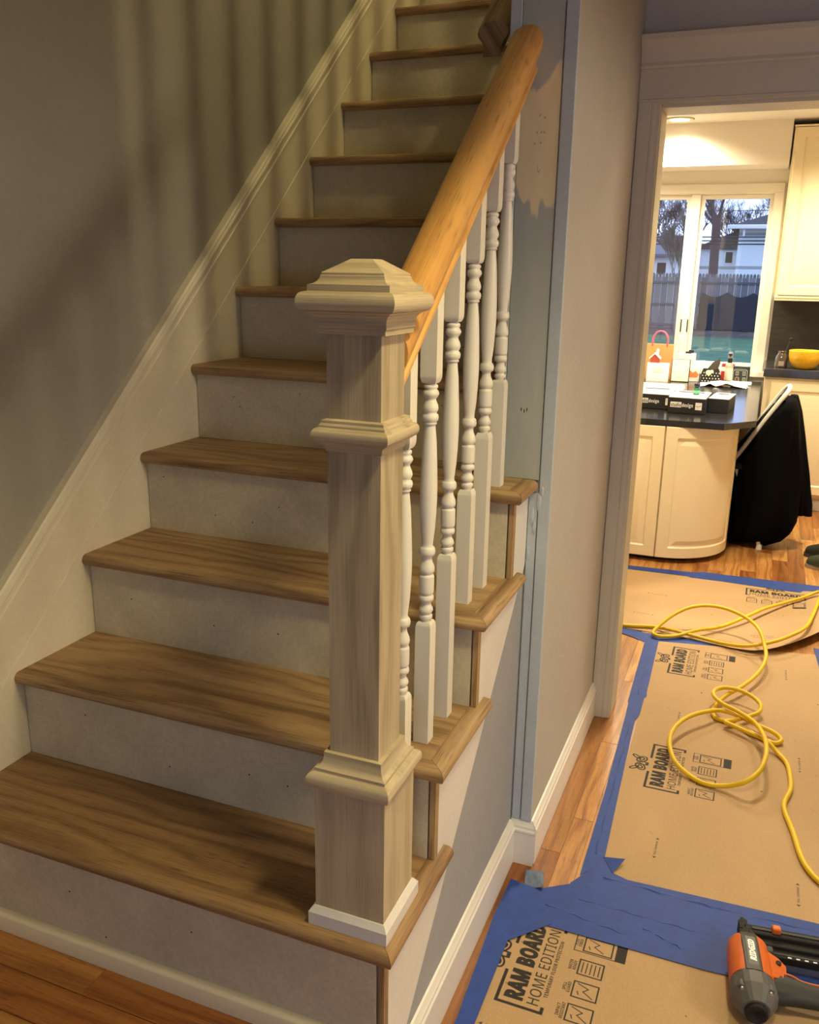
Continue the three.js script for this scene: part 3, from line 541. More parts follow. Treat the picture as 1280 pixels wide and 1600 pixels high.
// ------------------------------------------------------------------ yellow extension cord
{
  const p = [[-0.1, 0.012, -2.52], [0.048, 0.01, -2.524], [0.159, 0.01, -2.555], [0.253, 0.02, -2.525], [0.344, 0.015, -2.509], [0.454, 0.012, -2.48], [0.538, 0.03, -2.443], [0.634, 0.03, -2.489], [0.72, 0.03, -2.598], [0.762, 0.028, -2.683], [0.803, 0.015, -2.897], [0.838, 0.015, -3.136], [0.852, 0.02, -3.224], [0.843, 0.02, -3.265], [0.785, 0.015, -3.196], [0.694, 0.018, -3.072], [0.599, 0.03, -2.907], [0.53, 0.03, -2.777], [0.432, 0.02, -2.645], [0.342, 0.028, -2.547], [0.258, 0.012, -2.484], [0.191, 0.012, -2.458], [0.17, 0.015, -2.471], [0.184, 0.03, -2.508], [0.237, 0.07, -2.57], [0.3, 0.1, -2.613], [0.367, 0.11, -2.641], [0.436, 0.11, -2.636], [0.5, 0.1, -2.608], [0.549, 0.09, -2.555], [0.584, 0.08, -2.471], [0.605, 0.07, -2.396], [0.612, 0.06, -2.319], [0.602, 0.05, -2.238], [0.574, 0.04, -2.146], [0.53, 0.035, -2.047], [0.487, 0.03, -1.973], [0.462, 0.02, -1.927], [0.446, 0.01, -1.879], [0.46, 0.01, -1.819], [0.508, 0.01, -1.802], [0.563, 0.01, -1.77], [0.616, 0.01, -1.73], [0.652, 0.01, -1.719], [0.667, 0.015, -1.736], [0.651, 0.022, -1.759], [0.582, 0.026, -1.798], [0.515, 0.03, -1.833], [0.471, 0.035, -1.83], [0.428, 0.045, -1.783], [0.378, 0.05, -1.716], [0.342, 0.05, -1.632], [0.33, 0.045, -1.554], [0.338, 0.035, -1.496], [0.362, 0.025, -1.439], [0.407, 0.012, -1.403], [0.457, 0.01, -1.379], [0.514, 0.02, -1.377], [0.563, 0.05, -1.371], [0.597, 0.07, -1.41], [0.612, 0.085, -1.47], [0.614, 0.085, -1.545], [0.605, 0.07, -1.648], [0.579, 0.055, -1.75], [0.525, 0.05, -1.819], [0.479, 0.05, -1.852], [0.449, 0.05, -1.893], [0.441, 0.05, -1.932], [0.456, 0.05, -1.97], [0.484, 0.05, -1.99], [0.531, 0.05, -1.985], [0.577, 0.045, -1.956], [0.599, 0.04, -1.916], [0.596, 0.03, -1.884], [0.57, 0.022, -1.86], [0.517, 0.022, -1.801], [0.49, 0.024, -1.775], [0.508, 0.024, -1.763], [0.563, 0.024, -1.732], [0.62, 0.028, -1.688], [0.657, 0.012, -1.65], [0.681, 0.01, -1.604], [0.691, 0.01, -1.514], [0.69, 0.01, -1.45], [0.671, 0.01, -1.352], [0.692, 0.01, -1.229], [0.717, 0.01, -1.094], [0.748, 0.01, -1.035], [0.80, 0.01, -0.99]];
  tag(obj('extension_cord', tube(p.map(([x, y, z]) => [x, y + (z < -2.42 ? curl(x, z) * sst(-2.42, -2.47, z) + 0.003 : 0), z]), 0.0074, 900, 12), M.cord), 'thick yellow extension cord looping over the cardboard floor sheets', 'cord');
}

// ------------------------------------------------------------------ nail gun
{
  const orange = std({ color: col(206, 100, 34), roughness: 0.5 }), grey = std({ color: col(88, 88, 88), roughness: 0.55 }), darkG = std({ color: col(44, 46, 46), roughness: 0.6 });
  const t = thing('nail_gun', 'orange and black nail gun lying on blue tape at the frame edge', 'nail gun', [0.592, 0.006, -0.589], 0.13); t.scale.set(0.95, 0.95, 1.05);
  const ring = (z, rx, ry, cy, e = 2.6, n = 28, cx = 0) => Array.from({ length: n }, (_, k) => { const a = 2 * Math.PI * k / n, c = Math.cos(a), s = Math.sin(a); return [cx + rx * Math.sign(c) * Math.pow(Math.abs(c), 2 / e), cy + ry * Math.sign(s) * Math.pow(Math.abs(s), 2 / e), z]; });
  const C = 0.048;
  obj('body', loft([ring(-0.084, 0.03, 0.03, C), ring(-0.082, 0.037, 0.036, C), ring(-0.072, 0.043, 0.041, C), ring(-0.02, 0.046, 0.044, C), ring(0.028, 0.046, 0.044, C)], 0.7), orange, t);
  obj('top_band', loft([[-0.088, 0.034], [-0.08, 0.04], [-0.05, 0.0465], [0.03, 0.0475]].map(([z, h]) => [[-0.02, C + h - 0.010, z], [-0.017, C + h - 0.002, z], [-0.008, C + h, z], [0.008, C + h, z], [0.017, C + h - 0.002, z], [0.02, C + h - 0.010, z], [0.018, C + h - 0.02, z], [-0.018, C + h - 0.02, z]]), 0.5), M.dark, t);
  const lt = canvasTex(512, 128, (x, w, h) => { x.fillStyle = '#1c1c1d'; x.fillRect(0, 0, w, h); x.fillStyle = '#f2f2f0'; x.strokeStyle = '#f2f2f0'; x.lineWidth = 5; x.font = 'italic 900 104px sans-serif'; x.textAlign = 'center'; x.textBaseline = 'middle'; x.save(); x.translate(w / 2, h / 2 + 4); x.scale(1.05, 1); x.fillText('RIDGID', 0, 0, 440); x.strokeText('RIDGID', 0, 0, 440); x.restore(); });
  const pl = new THREE.BoxGeometry(0.078, 0.0012, 0.021); pl.rotateY(Math.PI / 2); pl.translate(0.0, C + 0.0468, -0.022);
  { const p = pl.attributes.position, uv = pl.attributes.uv; for (let i = 0; i < p.count; i++) uv.setXY(i, (0.017 - p.getZ(i)) / 0.078, 1 - (p.getX(i) + 0.0105) / 0.021); }
  obj('name_plate', pl, std({ map: lt, roughness: 0.4 }), t);
  const oct = (z, r, f, n = 8) => Array.from({ length: 24 }, (_, k) => { const a = 2 * Math.PI * k / 24, m = Math.cos(Math.PI / n) / Math.cos(((a + Math.PI / n) % (2 * Math.PI / n)) - Math.PI / n), q = lerp(1, m, f); return [r * q * Math.cos(a), C + r * q * 0.98 * Math.sin(a), z]; });
  obj('rear_cap', loft([oct(0.022, 0.046, 0.1), oct(0.027, 0.0485, 0.3), oct(0.055, 0.0515, 0.9), oct(0.062, 0.0515, 1), oct(0.088, 0.034, 1), oct(0.092, 0.031, 1)], 0.22), grey, t);
  const ex = lathe([[0, 0.0], [0.008, 0.0], [0.009, 0.003], [0.016, 0.003], [0.017, 0.006], [0.0215, 0.006], [0.0235, 0.004], [0.024, -0.004]].reverse().map((q) => [q[0], q[1]]), 24); ex.rotateX(Math.PI / 2); ex.translate(0, C, 0.096);
  obj('exhaust_cover', ex, M.black, t);
  for (const sx of [-1, 1]) { const g = new THREE.CylinderGeometry(0.0042, 0.0042, 0.02, 8); g.rotateX(Math.PI / 2); obj('bolt', moved(g, sx * 0.029, C + 0.031, 0.063), M.metal, t); const e = lathe([[0.008, -0.012], [0.008, 0], [0.0065, 0.002], [0, 0.002]], 14); e.rotateX(Math.PI / 2); obj('bolt_boss', moved(e, sx * 0.029, C + 0.031, 0.066), grey, t); }
  obj('nose', [span(-0.016, 0.014, 0.03, 0.07, -0.12, -0.08, 0.004), span(-0.008, 0.008, 0.036, 0.064, -0.15, -0.115, 0.003), span(-0.014, -0.006, 0.04, 0.072, -0.135, -0.11, 0.002), span(-0.004, 0.004, 0.044, 0.056, -0.163, -0.148, 0.0015)], M.black, t);
  obj('magazine', [span(0.0, 0.34, 0.03, 0.068, -0.132, -0.106, 0.004), span(0.03, 0.34, 0.034, 0.058, -0.106, -0.088, 0.003), span(0.05, 0.34, 0.03, 0.05, -0.089, -0.066, 0.003)], M.black, t);
  obj('magazine_rail', [span(0.015, 0.34, 0.068, 0.0705, -0.123, -0.116, 0.001), span(0.055, 0.34, 0.049, 0.0515, -0.077, -0.072, 0.001)], darkG, t);
  for (let k = 0; k < 6; k++) obj('size_mark', span(0.088 + k * 0.018, 0.096 + k * 0.018, 0.0496, 0.0506, -0.0705, -0.0675), M.whitePaper, t);
  obj('depth_lever', [bar([0.008, 0.07, -0.105], [0.044, 0.06, -0.072], 0.0045, 8), span(0.036, 0.056, 0.045, 0.066, -0.078, -0.058, 0.004)], darkG, t);
  obj('release_latch', span(0.058, 0.078, 0.066, 0.082, -0.128, -0.112, 0.004), orange, t);
  obj('side_shell', loft([[[0.04, 0.03, -0.055], [0.062, 0.034, -0.05], [0.064, 0.06, -0.05], [0.04, 0.07, -0.055]], [[0.04, 0.028, -0.02], [0.075, 0.032, -0.03], [0.077, 0.06, -0.03], [0.04, 0.074, -0.02]], [[0.04, 0.028, 0.018], [0.07, 0.032, 0.006], [0.072, 0.06, 0.006], [0.04, 0.074, 0.018]]], 0.5), orange, t);
  const sc = new THREE.CylinderGeometry(0.006, 0.006, 0.004, 12); obj('adjustment_wheel', moved(sc, 0.06, 0.068, -0.028), M.black, t);
  const hr = (x, cz, rz, ry, cy) => Array.from({ length: 20 }, (_, k) => { const a = 2 * Math.PI * k / 20; return [x, cy + ry * Math.sin(a), cz + rz * Math.cos(a)]; });
  obj('handle', loft([hr(0.035, 0.02, 0.03, 0.026, 0.044), hr(0.06, 0.016, 0.034, 0.026, 0.042), hr(0.09, 0.015, 0.03, 0.023, 0.04), hr(0.13, 0.016, 0.026, 0.021, 0.038), hr(0.22, 0.015, 0.026, 0.02, 0.036), hr(0.34, 0.014, 0.03, 0.022, 0.036)], 1.0), darkG, t);
  obj('handle_stripe', tube([[0.064, 0.064, 0.02], [0.066, 0.064, -0.004], [0.085, 0.058, -0.010], [0.105, 0.0565, -0.0015], [0.16, 0.054, -0.001], [0.24, 0.0525, -0.002], [0.32, 0.054, -0.006]], 0.0022, 60, 8), orange, t);
}

// ------------------------------------------------------------------ kitchen: back wall, window, soffit
{
  struct('wall_kitchen_back', merge([span(-1.75, -0.60, 0, CEIL, KZ1 - 0.15, KZ1), span(0.44, 2.5, 0, CEIL, KZ1 - 0.15, KZ1), span(-0.60, 0.44, 0, 0.855, KZ1 - 0.15, KZ1), span(-0.60, 0.44, 2.04, CEIL, KZ1 - 0.15, KZ1)]), M.creamWindow);
  struct('trim_soffit', span(-1.6, 0.487, 2.178, CEIL, KZ1, -5.3), M.creamWindow);
  const w = structGroup('window_1');
  const zc = KZ1, F = (x0, x1, y0, y1, d = 0.018, z = zc) => span(x0, x1, y0, y1, z, z + d, 0.003);
  obj('window_casing', [F(-0.66, 0.482, 2.03, 2.09, 0.02), F(0.422, 0.482, 0.84, 2.03, 0.02), F(-0.66, -0.58, 0.84, 2.03, 0.02), F(-0.66, 0.50, 0.80, 0.84, 0.05)], M.creamWindow, w);
  const fr = (x0, x1, y0, y1, s, z0, z1) => [span(x0, x1, y0, y0 + s, z0, z1, 0.002), span(x0, x1, y1 - s, y1, z0, z1, 0.002), span(x0, x0 + s, y0 + s, y1 - s, z0, z1, 0.002), span(x1 - s, x1, y0 + s, y1 - s, z0, z1, 0.002)];
  obj('window_frame', [...fr(-0.60, 0.44, 0.842, 2.04, 0.016, zc - 0.11, zc + 0.001), span(-0.112, -0.050, 0.858, 2.024, zc - 0.11, zc + 0.004, 0.003)], M.creamWindow, w);
  for (const [x0, x1] of [[-0.584, -0.113], [-0.049, 0.424]]) {
    const s = obj('window_sash', fr(x0, x1, 0.859, 2.023, 0.028, zc - 0.06, zc - 0.02), M.creamWindow, w);
    obj('window_pane', span(x0 + 0.028, x1 - 0.028, 0.887, 1.995, zc - 0.043, zc - 0.041), M.glass, s);
  }
  for (const [x, s] of [[-0.103, 1], [-0.059, -1]]) { obj('sash_lock', [span(x - 0.004, x + 0.004, 1.09, 1.18, zc + 0.004, zc + 0.012, 0.002)], M.dark, w); obj('lock_lever', [span(x - 0.006, x + 0.006, 0.95, 1.05, zc + 0.003, zc + 0.012, 0.003), bar([x, 1.05, zc + 0.01], [x - s * 0.006, 0.94, zc + 0.03], 0.005, 8)], M.creamWindow, w); }
}
// recessed ceiling lights
function downlight(name, x, y, z, label, I, color, r = 0.075, angle = 1.35) {
  const t = thing(name, label, 'ceiling light', [x, y, z]);
  obj('trim_ring', lathe([[r * 0.8, -0.001], [r * 0.84, -0.006], [r * 1.12, -0.006], [r * 1.2, 0], [r * 0.8, -0.001]], 28), M.ceiling, t);
  const g = new THREE.CylinderGeometry(r * 0.8, r * 0.8, 0.004, 28); g.translate(0, -0.002, 0);
  obj('lamp_lens', g, std({ color: 0xffffff, emissive: color, emissiveIntensity: 9, roughness: 0.4 }), t);
  const l = new THREE.SpotLight(color, I, 0, angle, 0.45, 2); l.position.set(0, -0.012, 0); l.target.position.set(0, -2, 0); l.shadow.radius = r * 90; t.add(l, l.target); l.name = 'lamp_light'; l.target.name = 'lamp_target';
  return t;
}
downlight('recessed_light', -0.19, CEIL - 0.001, -5.12, 'glowing round recessed light in the kitchen ceiling before the soffit', LAMPS.can * 0.8, WARM_KITCHEN);
downlight('recessed_light', 1.05, CEIL - 0.001, -4.55, 'round recessed light in the kitchen ceiling near the tall wall cabinet', LAMPS.can * 1.25, WARM_KITCHEN);
downlight('recessed_light', 0.35, CEIL - 0.001, -2.9, 'round recessed light in the kitchen ceiling just past the doorway', LAMPS.can * 1.2, WARM_KITCHEN);
downlight('recessed_light', -0.6, CEIL - 0.001, -4.9, 'round recessed light in the kitchen ceiling left of the window', LAMPS.can * 0.7, WARM_KITCHEN);

// ------------------------------------------------------------------ kitchen cabinets on the right
function panelDoor(w, h, t = 0.02) { return rectLoft([[w / 2, h / 2, 0], [w / 2, h / 2, t - 0.003], [w / 2 - 0.003, h / 2 - 0.003, t], [w / 2 - 0.055, h / 2 - 0.055, t], [w / 2 - 0.062, h / 2 - 0.062, t - 0.008], [w / 2 - 0.07, h / 2 - 0.07, t - 0.008], [w / 2 - 0.095, h / 2 - 0.095, t - 0.001]]); }
{
  const b = thing('base_cabinet', 'cream base cabinet with a raised panel door under the black counter', 'cabinet', [0.497, 0, -5.0]);
  obj('carcass', [span(0, 1.4, 0.1, 0.862, -0.59, -0.022, 0.001), span(0.0, 1.4, 0.0, 0.1, -0.59, -0.06)], M.cream, b);
  obj('toe_board', span(0.0, 1.4, 0.0, 0.075, -0.062, -0.052), M.trim, b);
  for (let k = 0; k < 3; k++) { obj('door', moved(panelDoor(0.452, 0.72), 0.035 + 0.235 + k * 0.458, 0.475, -0.022), M.cream, b); }
  const c = obj('counter_top', span(0.487, 1.95, 0.8625, 0.916, -5.597, -4.99, 0.004), M.granite); tag(c, 'black stone counter carrying the yellow bowl', 'countertop');
  struct('backsplash', span(0.4995, 1.95, 0.917, 1.33, KZ1 + 0.0005, KZ1 + 0.012), M.backsplash, 'dark backsplash behind the bowl');
  const u = thing('wall_cabinet', 'tall cream wall cabinet with a raised panel door beside the window', 'cabinet', [0.499, 1.333, -5.28]);
  obj('carcass', span(0, 1.4, 0.02, 1.068, -0.319, -0.022, 0.001), M.cream, u);
  obj('light_rail', [span(0, 1.4, 0, 0.022, -0.04, -0.012, 0.003), span(-0.002, 1.4, 0.016, 0.03, -0.04, -0.006, 0.003)], M.cream, u);
  obj('crown', span(-0.004, 1.4, 1.06, 1.07, -0.319, -0.003, 0.002), M.cream, u);
  for (let k = 0; k < 3; k++) obj('door', moved(panelDoor(0.455, 1.02), 0.012 + 0.228 + k * 0.46, 0.545, -0.022), M.cream, u);
}
{ // bowl and jar on the counter
  const y = 0.9165;
  const outer = [[0, 0], [0.052, 0], [0.056, 0.004], [0.075, 0.018], [0.092, 0.045], [0.099, 0.075], [0.1, 0.108], [0.101, 0.114], [0.097, 0.116], [0.094, 0.108], [0.092, 0.075], [0.085, 0.047], [0.068, 0.024], [0.045, 0.012], [0, 0.011]];
  const bowl = lathe(outer, 40);
  tag(obj('bowl', moved(bowl, 0.724, y, -5.09), std({ map: mottle([226, 176, 40], 0.16, 0.12, 23), roughness: 0.3 })), 'round yellow mustard bowl on the black kitchen counter', 'bowl');
  const j = thing('spice_jar', 'small dark glass jar with a stick in it beside the yellow bowl', 'jar', [0.585, y, -5.10]);
  obj('glass_body', lathe([[0, 0], [0.034, 0], [0.037, 0.004], [0.037, 0.05], [0.034, 0.07], [0.024, 0.088], [0.022, 0.098], [0.0255, 0.1], [0.0255, 0.104], [0.02, 0.104], [0.02, 0.09], [0.031, 0.07], [0.034, 0.05], [0.034, 0.006], [0, 0.005]], 24), new THREE.MeshPhysicalMaterial({ color: col(70, 62, 56), roughness: 0.08, clearcoat: 1 }), j);
  obj('paper_label', (() => { const g = new THREE.CylinderGeometry(0.0374, 0.0374, 0.03, 20, 1, true, -0.45, 0.9); g.translate(0, 0.028, 0); return g; })(), std({ color: col(150, 140, 128), roughness: 0.7, side: THREE.DoubleSide }), j);
  obj('stick', [bar([0.0, 0.02, 0], [0.04, 0.175, -0.03], 0.005), moved(new THREE.SphereGeometry(0.011, 12, 8), 0.042, 0.18, -0.031)], M.black, j);
}

// ------------------------------------------------------------------ desk with a rounded cabinet end
{
  const d = thing('desk_cabinet', 'cream rounded desk end cabinet with two raised panel doors', 'cabinet', [0, 0, 0]);
  const arcP = (t, o = 0) => [0.05 + (0.325 + o) * Math.sin(t), -3.845 + (0.325 + o) * Math.cos(t)];
  const out = [[-0.6, -3.86], [-0.6, -3.522]]; for (let k = 0; k <= 24; k++) out.push(arcP(Math.PI / 2 * k / 24, -0.002)); out.push([0.373, -3.86]);
  obj('carcass', prism(out.map((q) => [q[0], q[1]]), 'y', 0.028, 0.7315, 0.4), M.cream, d);
  const pl = out.map((q) => [clamp(q[0], -0.56, 0.33), Math.min(q[1], -3.58)]); obj('shade_plinth', prism([[-0.56, -3.85], [-0.56, -3.56], [0.05, -3.56], [0.2, -3.6], [0.29, -3.7], [0.33, -3.85]], 'y', 0, 0.028), M.gap, d);  // recessed plinth in near black, the toe gap shade put into its colour
  obj('door', moved(panelDoor(0.44, 0.70), -0.173, 0.381, -3.522), M.cream, d);
  // the curved door: one grid, raised panel worked into it
  const len = 0.325 * Math.PI / 2, dep = (s, v) => { const e = Math.min(s, len - s, v, 0.70 - v); return e < 0.003 ? 0.017 + e : e < 0.055 ? 0.02 : e < 0.062 ? lerp(0.02, 0.012, (e - 0.055) / 0.007) : e < 0.07 ? 0.012 : e < 0.095 ? lerp(0.012, 0.019, (e - 0.07) / 0.025) : 0.019; };
  const cuts = (L) => { const c = [0, 0.003, 0.055, 0.062, 0.07, 0.095]; const r = [...c]; const n = 14; for (let k = 1; k < n; k++) r.push(lerp(0.095, L - 0.095, k / n)); for (const q of c.slice().reverse()) r.push(L - q); return r; };
  const S = cuts(len), Vv = cuts(0.70), Tn = [], q = (s, v, f) => { const a = s / 0.325, o = f ? dep(s, v) : 0.0; const [X, Z] = arcP(a, o - 0.0015); return [X, 0.031 + v, Z]; };
  for (let i = 0; i + 1 < S.length; i++) for (let j = 0; j + 1 < Vv.length; j++) for (const f of [1, 0]) { const a = q(S[i], Vv[j], f), b = q(S[i + 1], Vv[j], f), c = q(S[i + 1], Vv[j + 1], f), e = q(S[i], Vv[j + 1], f); if (f) Tn.push([a, b, c], [a, c, e]); else Tn.push([a, c, b], [a, e, c]); }
  const rim = []; for (let i = 0; i + 1 < S.length; i++) rim.push([S[i], 0, S[i + 1], 0], [S[i + 1], 0.7, S[i], 0.7]); for (let j = 0; j + 1 < Vv.length; j++) rim.push([0, Vv[j + 1], 0, Vv[j]], [len, Vv[j], len, Vv[j + 1]]);
  for (const [s0, v0, s1, v1] of rim) { const a = q(s0, v0, 0), b = q(s1, v1, 0), c = q(s1, v1, 1), e = q(s0, v0, 1); Tn.push([a, b, c], [a, c, e]); }
  obj('curved_door', triGeo(Tn, 0.25), M.cream, d).position.x = 0.0045;
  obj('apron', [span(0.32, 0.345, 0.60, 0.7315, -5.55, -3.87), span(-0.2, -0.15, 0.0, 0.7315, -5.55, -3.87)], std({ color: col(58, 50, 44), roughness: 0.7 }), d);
  const top = [[-0.6, -5.598], [-0.6, -3.49], [0.33, -3.515], [0.365, -3.56], [0.479, -3.70], [0.482, -5.598]];
  tag(obj('counter_top', prism(top, 'y', 0.732, 0.765), M.granite), 'polished black desk top covered with boxes and papers', 'countertop');
}
// ------------------------------------------------------------------ things on the desk
const DY = 0.7655;
function boxTex(text2) {
  return canvasTex(512, 200, (x, w, h) => {
    x.fillStyle = '#1d1c1c'; x.fillRect(0, 0, w, h); x.textBaseline = 'middle';
    x.fillStyle = '#e9e6df'; x.fillRect(26, 52, 158, 74); x.font = 'bold 62px sans-serif'; x.fillStyle = '#1d1c1c'; x.save(); x.translate(34, 92); x.scale(0.82, 1.1); x.fillText('studio', 0, 0, 178); x.restore();
    x.fillStyle = '#e9e6df'; x.save(); x.translate(190, 92); x.scale(0.82, 1.1); x.fillText('design', 0, 0, 196); x.restore();
    if (text2) { x.fillStyle = '#e9e6df'; x.fillRect(380, 46, 92, 100); x.strokeStyle = '#1d1c1c'; x.lineWidth = 6; x.beginPath(); x.moveTo(392, 92); x.quadraticCurveTo(412, 118, 460, 84); x.stroke(); } else { x.fillRect(444, 40, 34, 104); x.fillStyle = '#1d1c1c'; x.fillRect(452, 60, 18, 4); x.fillRect(452, 84, 18, 4); }
  });
}
function carton(label, x0, x1, z1, dep, h, turn, tex, bandMat) {
  const w = x1 - x0, t = thing('carton', label, 'box', [(x0 + x1) / 2, DY, z1 - dep / 2], turn);
  obj('tray', span(-w / 2, w / 2, 0, h - 0.004, -dep / 2, dep / 2, 0.002), M.dark, t);
  obj('lid', span(-w / 2, w / 2, h - 0.004, h, -dep / 2, dep / 2, 0.001), bandMat, t);
  if (tex) { const g = new THREE.PlaneGeometry(w - 0.004, h - 0.008); g.translate(0, (h - 0.004) / 2, dep / 2 + 0.0006); obj('printed_front', g, std({ map: tex, roughness: 0.6 }), t); }
  obj('lid_print', span(-w / 2 + 0.02, w / 2 - 0.03, h, h + 0.0008, -dep / 2 + 0.03, -dep / 2 + 0.08), M.dark, t);
}
carton('flat black printed box at the front of the desk, beside the door frame', -0.16, 0.026, -3.885, 0.3, 0.082, 0, boxTex(false), M.whitePaper);
carton('flat black printed box with a white square mark, nearest the desk edge', 0.031, 0.222, -3.775, 0.3, 0.086, -0.04, boxTex(true), M.whitePaper);
carton('plain black flat box at the right end of the desk boxes', 0.236, 0.342, -3.885, 0.26, 0.078, -0.1, null, M.whitePaper);
{
  const paper = (label, pts, y, h) => tag(obj('paper_sheet', prism(pts, 'y', y, y + h), M.whitePaper), label, 'paper');
  paper('big white paper sheets spread over the desk behind the boxes', [[-0.5, -4.28], [-0.01, -4.28], [0.02, -4.9], [0.0, -5.1], [-0.5, -5.1]], DY, 0.004);
  const nx = 24, nz = 10, V = (i, j, d) => { const u = i / nx, v = j / nz; return [lerp(0.08, 0.39, u) + 0.02 * vn(u * 5, v * 5, 32, 32, 3), DY + 0.001 + d + 0.028 * vn(u * 9, v * 4, 32, 32, 8) * Math.sin(Math.PI * clamp(u)) , lerp(-5.33, -5.10, v) + 0.04 * (vn(u * 6, 2, 32, 32, 4) - 0.5)]; }, L = [];
  for (const d of [0, 0.001]) for (let i = 0; i < nx; i++) for (let j = 0; j < nz; j++) { const a = V(i, j, d), b = V(i + 1, j, d), c = V(i + 1, j + 1, d), e = V(i, j + 1, d); if (d) L.push([a, c, b], [a, e, c]); else L.push([a, b, c], [a, c, e]); }
  tag(obj('crumpled_paper', rawGeo(L, 0.3), M.whitePaper), 'crumpled white paper lying on the desk before the dotted bag', 'paper');
  tag(obj('paper_pad', span(0.285, 0.42, DY, DY + 0.014, -5.415, -5.3, 0.004), M.whitePaper), 'small white pad lying at the far right corner of the desk', 'paper');
}
{ // small bottle on the boxes
  const t = thing('small_bottle', 'little clear green bottle with a dark blue cap on the boxes', 'bottle', [0.155, DY + 0.0868, -3.93]);
  obj('bottle_body', lathe([[0, 0], [0.017, 0], [0.0185, 0.003], [0.0185, 0.03], [0.016, 0.036], [0.009, 0.04], [0, 0.04]], 20), new THREE.MeshPhysicalMaterial({ color: col(30, 130, 90), roughness: 0.12, clearcoat: 1 }), t);
  obj('label_band', lathe([[0.0188, 0.008], [0.0192, 0.009], [0.0192, 0.022], [0.0188, 0.023]], 20), std({ color: col(120, 190, 160), roughness: 0.5 }), t);
  obj('flip_cap', lathe([[0.011, 0.04], [0.0155, 0.041], [0.016, 0.055], [0.013, 0.062], [0, 0.064]], 20), std({ color: col(30, 40, 70), roughness: 0.35 }), t);
}
{ // gift bags
  const t = thing('kraft_bag', 'brown paper gift bag with pink rope handles by the window', 'gift bag', [-0.215, DY, -5.42]);
  const bag = (w, d, h) => { const r = [[w / 2, d / 2], [w / 2, 0], [w / 2 - 0.004, -d / 2], [-w / 2, -d / 2], [-w / 2 + 0.004, 0], [-w / 2, d / 2]]; return loft([0, 0.4, 0.8, 1].map((k) => r.map((q) => [q[0] * lerp(0.98, 1, k), h * k, q[1] * lerp(1, 0.5, k)])), 0.3); };
  obj('bag_body', bag(0.19, 0.09, 0.245), std({ color: col(188, 142, 88), roughness: 0.85 }), t);
  for (const s of [1, -1]) obj('rope_handle', tube([[-0.05, 0.235, s * 0.024], [-0.052, 0.28, s * 0.026], [-0.03, 0.325, s * 0.022], [0.0, 0.335, s * 0.02], [0.03, 0.322, s * 0.022], [0.05, 0.28, s * 0.026], [0.048, 0.235, s * 0.024]], 0.0042, 40, 8), std({ color: col(214, 92, 130), roughness: 0.6 }), t);
  const p = thing('white_bag', 'white paper bag with small pink print before the brown bag', 'gift bag', [-0.2, DY, -5.28]);
  obj('bag_body', bag(0.15, 0.07, 0.125), std({ color: col(244, 232, 230), roughness: 0.85 }), p);
  const pt = canvasTex(128, 64, (x) => { x.fillStyle = '#f3e7e5'; x.fillRect(0, 0, 128, 64); x.fillStyle = '#c98a8a'; x.font = 'bold 20px serif'; x.textAlign = 'center'; x.fillText('· · · · ·', 64, 24); x.fillText('· : · :', 64, 46); });
  const pg = new THREE.PlaneGeometry(0.07, 0.035); pg.translate(0, 0.08, 0.0285); obj('print', pg, std({ map: pt, roughness: 0.85 }), p);
  const h = thing('house_ornament', 'small red and white house ornament in front of the brown bag', 'ornament', [-0.228, DY + 0.1258, -5.285]);
  const red = std({ color: col(178, 74, 52), roughness: 0.6 }), wh = M.whitePaper;
  obj('house_wall', prism([[-0.03, 0], [0.03, 0], [0.03, 0.03], [0, 0.058], [-0.03, 0.03]], 'z', -0.02, 0.02), red, h);
  for (const s of [-1, 1]) obj('house_roof', prism([[s * 0.038, 0.024], [s * 0.04, 0.032], [0, 0.071], [0, 0.06]], 'z', -0.026, 0.026), wh, h);
  obj('chimney', [span(0.008, 0.022, 0.045, 0.078, -0.008, 0.008), moved(new THREE.SphereGeometry(0.011, 12, 8), 0.015, 0.084, 0)], wh, h);
}
